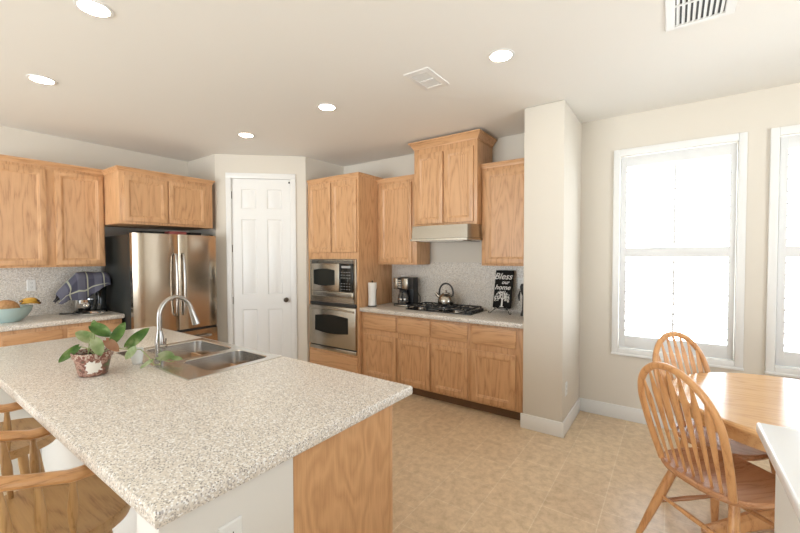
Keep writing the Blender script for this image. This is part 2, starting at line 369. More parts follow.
# corner pantry: short return, diagonal wall with door opening, second return
tl = math.hypot(PX2-PX1, PY2-PY1); tx, ty = (PX2-PX1)/tl, (PY2-PY1)/tl; nx, ny = ty, -tx   # n faces the room
def dg(t, d, z): return Vector((PX1 + tx*t + nx*d, PY1 + ty*t + ny*d, z))
def dbox(mb, t0, t1, d0, d1, z0, z1, bevel=0):
    n0 = len(mb.bm.verts); mb.box(t0, t1, d0, d1, z0, z1, bevel); mb.bm.verts.ensure_lookup_table()
    for v in list(mb.bm.verts)[n0:]: v.co = dg(v.co.x, v.co.y, v.co.z)
    return mb
D0, D1, DH = 0.188, 0.917, 2.497
mb = MB(); P2 = lambda t, d: tuple(dg(t, d, 0)[:2])
mb.prism([(XA, PY1), (PX1, PY1), P2(D0-0.004, 0), P2(D0-0.004, -0.1), (PX1-0.04, PY1+0.1), (XA, PY1+0.1)], 0, HC)
mb.prism([P2(D1+0.004, 0), (PX2, PY2), (PX2, YB), (PX2-0.1, YB), (PX2-0.1, PY2+0.04), P2(D1+0.004, -0.1)], 0, HC)
dbox(mb, D0-0.004, D1+0.004, -0.1, 0, DH+0.004, HC)
struct('wall_pantry', mb, 'wall', 'beige corner wall around the white pantry door', 'wall')
# pantry door (structure)
door = bpy.data.objects.new('door_1', None); COL.objects.link(door); door.location = dg((D0+D1)/2, 0, 0)
ORG['door_1'] = tuple(door.location); door['kind'] = 'structure'; door['label'] = 'white six panel pantry door in corner wall'; door['category'] = 'door'
mb = MB(); dbox(mb, D0-0.062, D0+0.004, 0.0, 0.018, 0, DH-0.004, 0.004); dbox(mb, D1-0.004, D1+0.062, 0.0, 0.018, 0, DH-0.004, 0.004); dbox(mb, D0-0.062, D1+0.062, 0.0, 0.018, DH-0.004, DH+0.064, 0.004)
part('casing', mb, 'white', door)
def paneled(t0, t1, z0, z1, cells, mp, rings, front):
    """slab front with inset panels: cells = [(a0,a1,b0,b1)], mp maps (a, depth, z)"""
    mb = MB(); xs = sorted({t0, t1, *[c[0] for c in cells], *[c[1] for c in cells]}); zs = sorted({z0, z1, *[c[2] for c in cells], *[c[3] for c in cells]})
    for i in range(len(xs)-1):
        for j in range(len(zs)-1):
            a, b_, c, d = xs[i], xs[i+1], zs[j], zs[j+1]
            hit = any(a >= k[0]-1e-6 and b_ <= k[1]+1e-6 and c >= k[2]-1e-6 and d <= k[3]+1e-6 for k in cells)
            if not hit: mb.bm.faces.new([mb.bm.verts.new(mp(*p)) for p in ((a, front, c), (b_, front, c), (b_, front, d), (a, front, d))])
    for a, b_, c, d in cells:
        mb.rings([[mp(p, front+dp, q) for p, q in ((a+i, c+i), (b_-i, c+i), (b_-i, d-i), (a+i, d-i))] for i, dp in rings], cap0=False)
    back = front - 0.035
    P = ((t0, z0), (t1, z0), (t1, z1), (t0, z1))
    mb.rings([[mp(a, front, z) for a, z in P], [mp(a, back, z) for a, z in P]], cap0=False)
    bmesh.ops.remove_doubles(mb.bm, verts=mb.bm.verts, dist=1e-5)
    return mb
cells = []
for a, b_ in ((D0+0.115, D0+0.298), (D0+0.430, D0+0.613)):
    for c, d in ((0.22, 0.845), (1.03, 1.985), (2.115, 2.365)): cells.append((a, b_, c, d))
part('slab', paneled(D0, D1, 0.012, DH-0.004, cells, lambda a, d, z: dg(a, d, z), [(0, 0), (0.012, -0.009), (0.022, -0.009), (0.04, -0.003)], -0.008), 'white', door)
mb = MB(); c = dg(0.848, 0, 0.96)
ax = Vector((nx, ny, 0)); rr = []
for r_, h_ in ((0.028, -0.009), (0.028, -0.002), (0.012, 0.0), (0.012, 0.022), (0.027, 0.03), (0.030, 0.042), (0.024, 0.055), (0.004, 0.059)):
    u = Vector((tx, ty, 0)); rr.append([c + ax*h_ + u*r_*math.cos(2*math.pi*k/20) + Vector((0, 0, r_*math.sin(2*math.pi*k/20))) for k in range(20)])
mb.rings(rr); part('knob', mb, 'bronze', door, 'dark bronze round knob')
for z in (0.3, 0.96, 1.615, 2.285):
    mb = MB(); dbox(mb, D0-0.008, D0+0.008, -0.008, 0.006, z-0.045, z+0.045, 0.002); part('hinge', mb, 'bronze', door)
mb = MB(); dbox(mb, D1-0.03, D1-0.012, -0.01, 0.012, DH-0.055, DH-0.035, 0.003); part('catch', mb, 'black', door, 'small black catch')
# baseboards
BH = 0.128
mb = MB().box(CL-0.014, CR+0.014, YC-0.014, YC-0.0005, 0, BH, 0.004).box(CR+0.0005, CR+0.014, YC-0.01, YW, 0, BH, 0.004)
struct('baseboard_column', mb, 'white', 'white baseboard wrapped round the wall stub', 'baseboard')
struct('baseboard_window', MB().box(CR+0.014, 3.2, YW-0.014, YW-0.0005, 0, BH, 0.004), 'white', 'white baseboard under the windows', 'baseboard')

# ------------------------------------------------------------------ windows and shutters
def window(k, cx, lab, slab):
    x0, x1 = cx-0.41, cx+0.41
    o = bpy.data.objects.new('window_%d' % k, None); COL.objects.link(o); o.location = (cx, YW+0.1, WZ0); ORG[o.name] = (cx, YW+0.1, WZ0)
    o['kind'] = 'structure'; o['label'] = lab; o['category'] = 'window'
    fy0, fy1 = YW+0.085, YW+0.125
    mb = MB().box(x0, x0+0.035, fy0, fy1, WZ0, WZ1).box(x1-0.035, x1, fy0, fy1, WZ0, WZ1).box(x0+0.035, x1-0.035, fy0, fy1, WZ0, WZ0+0.035).box(x0+0.035, x1-0.035, fy0, fy1, WZ1-0.035, WZ1)
    mb.box(x0+0.035, x1-0.035, fy0, fy1, 1.52, 1.56); part('window_frame', mb, 'white', o)
    part('pane', MB().box(x0+0.035, x1-0.035, fy0+0.018, fy0+0.022, WZ0+0.035, 1.52), 'glass', o); part('pane', MB().box(x0+0.035, x1-0.035, fy0+0.018, fy0+0.022, 1.56, WZ1-0.035), 'glass', o)
    # casing round the opening
    a, b_, c, d = cx-0.46, cx+0.46, 0.612, 2.478
    mb = MB()
    for (p0, p1, q0, q1) in ((a, cx-0.408, c, d), (cx+0.408, b_, c, d)): mb.box(p0, p1, YW-0.022, YW-0.0005, q0, q1, 0.005)
    mb.box(cx-0.408, cx+0.408, YW-0.022, YW-0.0005, c, WZ0+0.004, 0.005); mb.box(cx-0.408, cx+0.408, YW-0.022, YW-0.0005, WZ1-0.004, d, 0.005)
    mb.box(a-0.005, b_+0.005, YW-0.03, YW-0.0005, c-0.012, c+0.006, 0.003)
    part('casing', mb, 'white', o)
    # plantation shutter hung in the opening
    t = thing('plantation_shutter', (cx, YW+0.02, WZ0+0.006), slab, 'shutter', 'plantation shutters')
    g0, g1 = cx-0.402, cx+0.402; y0, y1 = YW+0.004, YW+0.034; lo, hi = WZ0+0.008, WZ1-0.008
    l0, l1 = cx-0.355, cx+0.362
    mb = MB().box(g0, l0, y0, y1, lo, hi, 0.003).box(l1, g1, y0, y1, lo, hi, 0.003).box(l0-0.001, l1+0.001, y0, y1, lo, 0.780, 0.003).box(l0-0.001, l1+0.001, y0, y1, 1.500, 1.585, 0.003).box(l0-0.001, l1+0.001, y0, y1, 2.318, hi, 0.003)
    part('frame', mb, 'shutter', t)
    for z0, z1, tilt in ((0.780, 1.500, 5), (1.585, 2.318, 6)):
        n = 8; st = (z1-z0)/n
        for i in range(n):
            zc = z0 + st*(i+0.5); pr = []
            for k in range(12):
                an = 2*math.pi*k/12; py, pz = 0.040*math.cos(an), 0.0065*math.sin(an)
                ct, sn = math.cos(R(tilt)), math.sin(R(tilt)); pr.append((py*ct - pz*sn, py*sn + pz*ct))
            ym = (y0+y1)/2+0.005
            part('louver', MB().rings([[Vector((x, ym+p, zc+q)) for p, q in pr] for x in (l0+0.001, l1-0.001)]), 'shutter', t)
        part('tilt_rod', MB().box(cx-0.006, cx+0.010, y0-0.026, y0-0.014, z0+0.02, z1-0.02, 0.002), 'shutter', t)
window(1, 0.003, 'white framed window nearest the wall stub', 'white plantation shutter in the window nearest the wall stub, behind the chairs')
window(2, 1.053, 'white framed window at the right edge of the picture', 'white plantation shutter in the window at the right edge of the picture')

# ------------------------------------------------------------------ ceiling fixtures
LP = [(-2.436, 0.73, 'round recessed ceiling light at the top left, largest in view'), (-3.713, 0.795, 'round recessed ceiling light above the left wall cabinets'),
      (-3.673, 2.387, 'round recessed ceiling light in front of the pantry door'), (-2.428, 2.349, 'round recessed ceiling light in front of the tall oven cabinet'),
      (-0.911, 2.399, 'round recessed ceiling light in front of the wall stub')]
lt = None
for i, (x, y, lab) in enumerate(LP):
    if lt is None:
        lt = thing('recessed_light', (x, y, HC), lab, 'ceiling light', 'recessed ceiling lights')
        part('trim_ring', MB().lathe([(0.067, -0.0005), (0.084, -0.0005), (0.082, -0.004), (0.069, -0.006), (0.067, -0.004)], seg=32), 'white', lt, local=True)
        part('lens', MB().lathe([(0.0, -0.001), (0.067, -0.001), (0.065, -0.0045), (0.0, -0.0055)], seg=32), 'lamp', lt, 'glowing lens', local=True)
    else: dup(lt, (x, y, HC), lab)
def vent(x0, x1, y0, y1, lab, nb, slit):
    t = thing('ceiling_vent', ((x0+x1)/2, (y0+y1)/2, HC), lab, 'air vent')
    f = 0.045; z = HC-0.0005; mb = MB()
    rr = lambda i, zz: [Vector(p) for p in ((x0+i, y0+i, zz), (x1-i, y0+i, zz), (x1-i, y1-i, zz), (x0+i, y1-i, zz))]
    mb.rings([rr(0, z), rr(0.004, z-0.006), rr(f-0.004, z-0.012), rr(f, z-0.008), rr(f, z-0.002)], cap0=False, cap1=False)
    ym = (y0+y1)/2; mb.box(x0+f, x1-f, ym-0.005, ym+0.005, z-0.011, z-0.004); part('frame', mb, 'white', t)
    part('duct_opening', MB().box(x0+f, x1-f, y0+f, y1-f, z-0.002, z-0.0005), 'slot', t, 'dark duct opening')
    w_ = (x1-x0-2*f)/nb
    for a, b_ in ((y0+f, ym-0.005), (ym+0.005, y1-f)):
        for i in range(nb):
            xc = x0+f+w_*(i+0.5)
            part('blade', MB().rings([[Vector((xc+w_*slit, yy, z-0.003)), Vector((xc-w_*slit, yy, z-0.011)), Vector((xc-w_*slit, yy, z-0.0095)), Vector((xc+w_*slit, yy, z-0.0015))] for yy in (a+0.004, b_-0.001)]), 'white', t)
vent(-1.566, -1.362, 2.247, 2.555, 'small white ceiling vent between two recessed lights', 6, 0.36)
vent(-0.053, 0.245, 2.19, 2.690, 'large white ceiling register at the top right', 9, 0.30)

# ------------------------------------------------------------------ cabinets
mapB = lambda yf: (lambda a, d, z: Vector((a, yf-d, z)))          # faces -Y
mapA = lambda xf: (lambda a, d, z: Vector((xf+d, a, z)))          # faces +X
def cab_door(parent, a0, a1, z0, z1, mp, th=0.022, fw=0.052, name='door', grain='oak_z'):
    """frame-and-panel door; the frame is the door, the flat centre its panel"""
    def ring(i, d): return [mp(a, d, z) for a, z in ((a0+i, z0+i), (a1-i, z0+i), (a1-i, z1-i), (a0+i, z1-i))]
    mb = MB().rings([ring(0, 0.001), ring(0, th-0.006), ring(0.002, th-0.002), ring(0.007, th), ring(fw-0.004, th), ring(fw, th-0.004), ring(fw+0.004, th-0.005), ring(fw+0.016, th-0.014), ring(fw+0.016, 0.001)], cap0=False, cap1=False)
    d = part(name, mb, grain, parent)
    mb = MB().rings([ring(fw+0.016, 0.002), ring(fw+0.016, th-0.0142)]); part('panel', mb, grain, d)
    return d
def cab_drawer(parent, a0, a1, z0, z1, mp, th=0.022, grain='oak_x'):
    def ring(i, d): return [mp(a, d, z) for a, z in ((a0+i, z0+i), (a1-i, z0+i), (a1-i, z1-i), (a0+i, z1-i))]
    mb = MB().rings([ring(0, 0.001), ring(0, th-0.008), ring(0.004, th-0.004), ring(0.012, th-0.001), ring(0.016, th)], cap0=True)
    return part('drawer', mb, grain, parent)
def crown(parent, a0, a1, bk, fr, prof, mp_pt, mat='oak_x', left=True, right=True):
    """moulding along the front with returns: prof=[(out, z)], mp_pt(a, b, z) maps along/depth; bk, fr = depth of wall side and front"""
    rings_ = []
    for o, z in prof:
        l, r_ = a0 - (o if left else 0), a1 + (o if right else 0)
        rings_.append([mp_pt(*p) for p in ((l, bk, z), (l, fr+o, z), (r_, fr+o, z), (r_, bk, z))])
    part('crown_moulding', MB().rings(rings_), mat, parent)

# --- back wall uppers: depth axis b = distance from back wall toward room
WB = lambda a, b_, z: Vector((a, YB-b_, z))
def upperB(name, x0, x1, z0, z1, dep, doors, lab, zt, cat='wall cabinet', out=0.014, big=False):
    t = thing(name, ((x0+x1)/2, YB-dep/2, z0), lab, cat, 'oak wall cabinets by the cooktop')
    part('body', MB().box(x0, x1, YB-dep+0.02, YB-0.022, z0, z1, 0.0015), 'oak_z', t)
    for a0, a1, d0, d1 in doors: cab_door(t, a0, a1, d0, d1, mapB(YB-dep+0.02))
    if big: prof = [(0.0, z1-0.001), (0.006, z1-0.0005), (0.008, z1+0.012), (0.016, z1+0.02), (0.026, z1+0.04), (0.042, z1+0.058), (0.05, z1+0.062), (0.05, zt)]
    else: prof = [(0.0, z1-0.001), (out*0.4, z1-0.0005), (out*0.5, z1+0.012), (out, z1+0.03), (out+0.004, z1+0.034), (out+0.004, zt)]
    crown(t, x0, x1, 0.022, dep-0.02, prof, WB)
    return t
upperB('wall_cabinet', -2.983, -2.408, 1.414, 2.405, 0.335, [(-2.935, -2.47, 1.435, 2.372)], 'oak wall cabinet with one door between the tall oven cabinet and range hood', 2.452)
upperB('wall_cabinet', -1.612, -1.072, 1.414, 2.405, 0.335, [(-1.575, -1.115, 1.435, 2.372)], 'oak wall cabinet with one door between the range hood and wall stub', 2.452)
upperB('wall_cabinet', -2.372, -1.616, 1.835, 2.690, 0.44, [(-2.335, -2.003, 1.865, 2.625), (-1.985, -1.653, 1.865, 2.625)], 'tallest oak wall cabinet with two doors and deep crown above the range hood', 2.765, big=True)
# hood
t = thing('range_hood', (-1.99, 3.74, 1.675), 'stainless range hood under the tallest wall cabinet', 'range hood')
hp = [(-2.372, 4.015), (-2.372, 3.55), (-2.322, 3.462), (-1.650, 3.462), (-1.600, 3.55), (-1.600, 4.015)]
def ho(k): return [(-1.986 + (x+1.986)*(1-k*0.02), y + k*0.018 if y < 3.9 else y) for x, y in hp]
part('canopy', MB().rings([[Vector((x, y, 1.675)) for x, y in hp], [Vector((x, y, 1.695)) for x, y in hp], [Vector((x, y, 1.700)) for x, y in ho(1)], [Vector((x, y, 1.8335)) for x, y in ho(1.6)]]), 'steel', t)
part('filter', MB().box(-2.25, -1.72, 3.52, 3.93, 1.668, 1.674), 'nickel', t); part('control_panel', MB().box(-1.86, -1.67, 3.463, 3.468, 1.678, 1.692), 'black', t)

# --- tall oven cabinet
X0, X1, YF = -3.848, -2.986, 3.394
t = thing('tall_oven_cabinet', ((X0+X1)/2, 3.72, 0), 'tall oak cabinet holding the microwave and wall oven', 'cabinet')
part('side_panel', MB().box(X0, X0+0.02, YF+0.001, 4.035, 0, 2.44), 'oak_z', t); part('side_panel', MB().box(X1-0.02, X1, YF+0.001, 4.035, 0, 2.44), 'oak_z', t)
part('back_panel', MB().box(X0+0.02, X1-0.02, 4.02, 4.035, 0.1, 2.44), 'oak_z', t)
for z0, z1 in ((0.1, 0.12), (0.31, 0.33), (0.928, 0.944), (1.49, 1.51), (2.42, 2.44)): part('shelf', MB().box(X0+0.02, X1-0.02, YF+0.02, 4.02, z0, z1), 'oak_x', t)
mb = MB().box(X0, X0+0.03, YF-0.018, YF, 0.1, 2.44).box(X1-0.03, X1, YF-0.018, YF, 0.1, 2.44)
for z0, z1 in ((0.1, 0.125), (0.305, 0.34), (0.930, 0.942), (1.482, 1.575), (2.395, 2.44)): mb.box(X0+0.03, X1-0.03, YF-0.018, YF, z0, z1)
part('face_frame', mb, 'oak_z', t); part('toe_kick', MB().box(X0+0.02, X1-0.02, YF+0.07, YF+0.085, 0, 0.1), 'toe', t)
YD = YF-0.018
cab_door(t, -3.828, -3.425, 1.560, 2.412, mapB(YD)); cab_door(t, -3.410, -3.008, 1.560, 2.412, mapB(YD))
cab_drawer(t, -3.825, -3.012, 0.118, 0.312, mapB(YD))
crown(t, X0, X1, 0.02, YB-YD, [(0, 2.4395), (0.004, 2.44), (0.006, 2.452), (0.014, 2.47), (0.018, 2.472), (0.018, 2.487)], WB, left=False)
# microwave
YM = YD
def window_curved(x0, x1, z0, z1, y, bulge, n=10):
    top = [(x0+(x1-x0)*i/n, z1 + bulge*math.sin(math.pi*i/n)) for i in range(n+1)]; bot = [(x1-(x1-x0)*i/n, z0 - bulge*math.sin(math.pi*i/n)) for i in range(n+1)]
    return MB().rings([[Vector((p, yy, q)) for p, q in top+bot] for yy in (y, y-0.004)])
t = thing('microwave_oven', (-3.42, YM+0.1, 0.95), 'stainless built-in microwave above the wall oven', 'microwave')
part('housing', MB().box(-3.81, -3.02, YM+0.001, YM+0.40, 0.952, 1.475), 'nickel', t)
mb = MB().box(-3.815, -3.775, YM-0.012, YM-0.0005, 0.947, 1.478, 0.002).box(-3.062, -3.018, YM-0.012, YM-0.0005, 0.947, 1.478, 0.002).box(-3.775, -3.062, YM-0.012, YM-0.0005, 1.462, 1.478).box(-3.775, -3.062, YM-0.012, YM-0.0005, 0.947, 1.012)
part('trim_kit', mb, 'steel', t)
mb = MB().box(-3.773, -3.064, YM-0.006, YM-0.0005, 1.428, 1.460); g = part('vent_grille', mb, 'black', t)
for i in range(6): part('slat', MB().box(-3.77, -3.068, YM-0.011, YM-0.007, 1.430+i*0.005, 1.4325+i*0.005), 'nickel', g)
d = part('oven_door', MB().box(-3.772, -3.285, YM-0.022, YM-0.0005, 1.085, 1.425, 0.005), 'steel', t)
part('door_window', window_curved(-3.725, -3.36, 1.165, 1.345, YM-0.0225, 0.016), 'smoke_glass', d)
c = part('control_panel', MB().box(-3.28, -3.066, YM-0.020, YM-0.0005, 1.085, 1.425, 0.003), 'black_gloss', t)
part('display', MB().box(-3.245, -3.10, YM-0.0212, YM-0.0203, 1.372, 1.398), 'grey_text', c)
for i in range(7):
    for j in range(4):
        if i == 3: continue
        part('key', MB().box(-3.252+j*0.042, -3.252+j*0.042+0.018, YM-0.0212, YM-0.0203, 1.115+i*0.034, 1.115+i*0.034+0.006), 'grey_text', c)
mb = MB().box(-3.773, -3.064, YM-0.016, YM-0.0005, 1.015, 1.080, 0.003); g = part('lower_grille', mb, 'steel', t)
for i in range(5): part('slot', MB().box(-3.75, -3.09, YM-0.0168, YM-0.0161, 1.026+i*0.009, 1.030+i*0.009), 'slot', g)
# wall oven
t = thing('wall_oven', (-3.42, YM+0.1, 0.343), 'stainless wall oven with black window under the microwave', 'oven')
part('housing', MB().box(-3.805, -3.025, YM+0.001, YM+0.55, 0.345, 0.926), 'nickel', t)
part('control_strip', MB().box(-3.815, -3.018, YM-0.010, YM-0.0005, 0.905, 0.944, 0.002), 'black', t)
d = part('oven_door', MB().box(-3.815, -3.018, YM-0.030, YM-0.0005, 0.405, 0.902, 0.006), 'steel', t)
part('door_window', window_curved(-3.70, -3.135, 0.585, 0.775, YM-0.0305, 0.022), 'smoke_glass', d)
hpts = [(-3.79 + 0.745*i/16, YM-0.045-0.028*math.sin(math.pi*i/16), 0.855+0.022*math.sin(math.pi*i/16)) for i in range(17)]
hpts = [(-3.79, YM-0.028, 0.855)] + hpts + [(-3.045, YM-0.028, 0.855)]
part('handle', MB().tube(hpts, 0.011, 10), 'steel', d)
part('gap_strip', MB().box(-3.812, -3.022, YM-0.008, YM-0.0005, 0.390, 0.403), 'black', t)
part('lower_trim', MB().box(-3.815, -3.018, YM-0.018, YM-0.0005, 0.343, 0.388, 0.003), 'steel', t)

# --- back wall base cabinets
YBF = 3.42
def baseB(x0, x1, drawers, doors, lab):
    t = thing('base_cabinet', ((x0+x1)/2, 3.74, 0), lab, 'base cabinet', 'oak base cabinets under the cooktop counter')
    part('body', MB().box(x0, x1, YBF, 4.03, 0.1, 0.866, 0.001), 'oak_z', t)
    part('toe_kick', MB().box(x0, x1, 3.492, 3.51, 0, 0.1), 'toe', t)
    for a0, a1 in drawers: cab_drawer(t, a0, a1, 0.672, 0.842, mapB(YBF))
    for a0, a1 in doors: cab_door(t, a0, a1, 0.122, 0.612, mapB(YBF))
baseB(-2.982, -2.462, [(-2.932, -2.478)], [(-2.932, -2.478)], 'oak base cabinet with one drawer and door below coffee maker')
baseB(-2.461, -1.599, [(-2.448, -2.045), (-2.022, -1.620)], [(-2.448, -2.045), (-2.022, -1.620)], 'oak base cabinet with two drawers and two doors below the cooktop')
baseB(-1.598, -1.072, [(-1.572, -1.142)], [(-1.572, -1.142)], 'oak base cabinet with one drawer and door beside the wall stub')
def slab(x0, x1, y0, y1, z0, z1, hole=None, bevel=0.011):
    """countertop with optional rectangular cut-out"""
    mb = MB()
    if hole is None: return mb.box(x0, x1, y0, y1, z0, z1, bevel, 3)
    hx0, hx1, hy0, hy1 = hole
    R_ = lambda i, z: [Vector(p) for p in ((x0+i, y0+i, z), (x1-i, y0+i, z), (x1-i, y1-i, z), (x0+i, y1-i, z))]
    H_ = lambda z: [Vector(p) for p in ((hx0, hy0, z), (hx1, hy0, z), (hx1, hy1, z), (hx0, hy1, z))]
    b_ = bevel
    return mb.rings([H_(z0), R_(b_, z0), R_(b_*0.3, z0+b_*0.3), R_(0, z0+b_), R_(0, z1-b_), R_(b_*0.3, z1-b_*0.3), R_(b_, z1), H_(z1), H_(z0)], cap0=False, cap1=False)
solo('countertop', slab(-2.985, CL-0.001, 3.377, 4.038, 0.868, 0.914), 'granite', (-2.03, 3.7, 0.868), 'speckled granite countertop holding the cooktop', 'countertop')
solo('backsplash', MB().box(-2.985, CL-0.001, 4.0205, 4.0385, 0.9142, 1.44), 'granite', (-2.03, 4.03, 0.9142), 'speckled granite backsplash behind kettle and coffee maker', 'backsplash')

# --- left wall cabinets
WA = lambda a, b_, z: Vector((XA+b_, a, z))
def upperA(y0, y1, z0, z1, dep, doors, lab, zt, left, right):
    t = thing('wall_cabinet', (XA+dep/2, (y0+y1)/2, z0), lab, 'wall cabinet', 'oak wall cabinets on the refrigerator wall')
    part('body', MB().box(XA+0.022, XA+dep-0.02, y0, y1, z0, z1, 0.0015), 'oak_z', t)
    for a0, a1, d0, d1 in doors: cab_door(t, a0, a1, d0, d1, mapA(XA+dep-0.02), fw=0.05)
    crown(t, y0, y1, 0.022, dep-0.02, [(0, z1-0.001), (0.005, z1-0.0005), (0.007, z1+0.012), (0.02, z1+0.032), (0.024, z1+0.034), (0.024, zt)], WA, 'oak_y', left, right)
upperA(0.645, 1.553, 1.414, 2.402, 0.332, [(0.672, 1.078, 1.435, 2.372), (1.144, 1.540, 1.435, 2.372)], 'large oak wall cabinet with two tall doors above the fruit bowl counter', 2.45, False, False)
upperA(1.555, 2.533, 1.860, 2.395, 0.735, [(1.592, 2.012, 1.884, 2.356), (2.026, 2.452, 1.884, 2.356)], 'short deep oak wall cabinet with two doors above the refrigerator', 2.441, True, True)
XN = -4.74
t = thing('base_cabinet', (-5.04, 1.12, 0), 'oak base cabinet with two drawers under the fruit bowl counter', 'base cabinet')
part('body', MB().box(XA+0.002, XN, 0.665, 1.598, 0.1, 0.866, 0.001), 'oak_z', t); part('toe_kick', MB().box(XN-0.09, XN-0.075, 0.665, 1.598, 0, 0.1), 'toe', t)
for a0, a1 in ((0.703, 1.112), (1.148, 1.575)):
    cab_drawer(t, a0, a1, 0.682, 0.832, mapA(XN), grain='oak_y'); cab_door(t, a0, a1, 0.122, 0.622, mapA(XN))
solo('countertop', slab(XA+0.002, -4.7085, 0.655, 1.617, 0.868, 0.914), 'granite', (-5.02, 1.13, 0.868), 'speckled granite countertop under the fruit bowl and mixer', 'countertop')
solo('backsplash', MB().box(XA+0.002, XA+0.02, 0.655, 1.60, 0.9142, 1.436), 'granite', (XA+0.01, 1.13, 0.9142), 'speckled granite backsplash behind the fruit bowl', 'backsplash')

# ------------------------------------------------------------------ refrigerator
t = thing('refrigerator', (-4.9, 2.05, 0), 'stainless french door refrigerator with black side next to the pantry', 'refrigerator')
FX = -4.50; F0, F1 = 1.624, 2.512
part('cabinet_body', MB().box(-5.28, FX-0.075, F0, F1, 0.03, 1.745, 0.004), 'fridge_side', t, 'black side')
def frdoor(y0, y1, z0, z1):
    mb = MB(); pr = []
    n = 8
    for i in range(n+1):
        f = i/n; yy = y0+(y1-y0)*f; e = min(f, 1-f)*(y1-y0)
        pr.append((FX - 0.010*max(0, 1-e/0.05)**2 + 0.004*math.sin(math.pi*f), yy))
    prof = [(FX-0.072, y0)] + pr + [(FX-0.072, y1)]
    return mb.rings([[Vector((x, y, z)) for x, y in prof] for z in (z0, z1)])
for a0, a1, hy in ((F0, 2.066, 2.028), (2.072, F1, 2.110)):
    d = part('door', frdoor(a0, a1, 0.692, 1.762), 'steel_fridge', t)
    hp = [(FX+0.002, hy, 0.865), (FX+0.03, hy, 0.872)] + [(FX+0.042+0.018*math.sin(math.pi*i/10), hy, 0.90+0.61*i/10) for i in range(11)] + [(FX+0.03, hy, 1.538), (FX+0.002, hy, 1.545)]
    part('handle', MB().tube(hp, 0.0135, 12), 'nickel', d)
    if hy > 2.08:
        part('badge', MB().rings([[Vector((xx, 2.407+0.028*math.cos(2*math.pi*k/16), 1.722+0.009*math.sin(2*math.pi*k/16))) for k in range(16)] for xx in (FX-0.004, FX+0.006)]), 'chrome', d, 'small oval chrome badge')
part('door_gasket', MB().box(FX-0.072, FX-0.014, F0+0.01, F1-0.01, 0.664, 0.6915), 'black', t)
d = part('freezer_drawer', frdoor(F0, F1, 0.075, 0.664), 'steel_fridge', t)
hp = [(FX+0.0, 1.72, 0.590), (FX+0.04, 1.72, 0.590)] + [(FX+0.052, 1.75+0.62*i/8, 0.590) for i in range(9)] + [(FX+0.04, 2.40, 0.590), (FX+0.0, 2.40, 0.590)]
part('handle', MB().tube(hp, 0.0135, 12), 'nickel', d)
part('kick_plate', MB().box(FX-0.10, FX-0.06, F0+0.01, F1-0.01, 0.0, 0.07), 'black', t)
for y in (F0+0.05, F1-0.05): part('hinge_cover', MB().box(-4.68, -4.54, y-0.035, y+0.035, 1.7455, 1.772, 0.006), 'black', t)
M['sign_black'] = plain('matt_black_sign_paint', (0.012, 0.012, 0.012), 0.8, spec=0.15)
M['red'] = plain('faded_red_card', (0.34, 0.085, 0.08), 0.6)
solo('box', MB().box(-4.80, -4.62, 2.03, 2.22, 1.7463, 1.802, 0.004), 'red', (-4.71, 2.12, 1.7463), 'small flat dull red box on top of the refrigerator', 'box')
solo('tray', MB().rings([[Vector((x, y, z)) for x, y in rrect(-4.95+i, -4.60-i, 1.74+i, 1.99-i, 0.04)] for i, z in ((0.012, 1.7463), (0.0, 1.79), (0.006, 1.79), (0.018, 1.752))]), 'black', (-4.78, 1.86, 1.7463), 'black shallow tray on top of the refrigerator near its left side', 'tray')
solo('basket', MB().rings([[Vector((x, y, z)) for x, y in rrect(-4.95+i, -4.66-i, 2.27+i, 2.43-i, 0.03)] for i, z in ((0.01, 1.7463), (0.0, 1.80), (0.006, 1.80), (0.016, 1.752))]), 'black', (-4.80, 2.35, 1.7463), 'small black open basket on top of the refrigerator by the pantry side', 'basket')

# ------------------------------------------------------------------ island
IX0, IX1, IY0, IY1 = -3.668, -0.9806, 0.388, 1.479
SX0, SX1, SY0, SY1 = -2.815, -1.905, 0.915, 1.450
mb = MB().box(-3.60, -1.1405, 0.70, 0.813, 0, 0.867).box(-1.14, -1.0115, 0.408, 0.813, 0, 0.867).box(-3.64, -3.6005, 0.408, 0.813, 0, 0.867).box(-3.60, -3.52, 0.408, 0.6995, 0, 0.867)
struct('wall_island', mb, 'halfwall', 'pale half wall carrying the island counter', 'half wall')
t = thing('island_cabinet', (-2.3, 1.09, 0), 'oak island base cabinet with a plain veneer end panel', 'island cabinet')
mb = MB().box(-3.60, -1.03, 0.8145, 1.34, 0.1, 0.69).box(-3.60, SX0-0.02, 0.8145, 1.34, 0.69, 0.867).box(SX1+0.02, -1.03, 0.8145, 1.34, 0.69, 0.867)
part('body', mb, 'oak_z', t); part('end_panel', MB().box(-1.0295, -1.0115, 0.8145, 1.34, 0.0, 0.867), 'oak_panel', t)
part('end_stile', MB().box(-1.0295, -1.0095, 1.3405, 1.36, 0.0, 0.867, 0.001), 'oak_z', t); part('toe_kick', MB().box(-3.58, -1.03, 1.25, 1.265, 0, 0.1), 'toe', t)
part('end_cove', MB().tube([(-1.0075, 0.8155, 0.861), (-1.0075, 1.358, 0.861)], 0.005, 6), 'oak_y', t)
for k in range(4): cab_door(t, -3.58+k*0.64, -3.58+k*0.64+0.61, 0.122, 0.62, lambda a, d, z: Vector((a, 1.34+d, z)))
for k in range(4): cab_drawer(t, -3.58+k*0.64, -3.58+k*0.64+0.61, 0.65, 0.84, lambda a, d, z: Vector((a, 1.34+d, z)))
solo('countertop', slab(IX0, IX1, IY0, IY1, 0.8685, 0.914, hole=(SX0+0.015, SX1-0.015, SY0+0.015, SY1-0.015)), 'granite', (-2.3, 0.93, 0.8685), 'large speckled granite island countertop holding the sink', 'countertop')

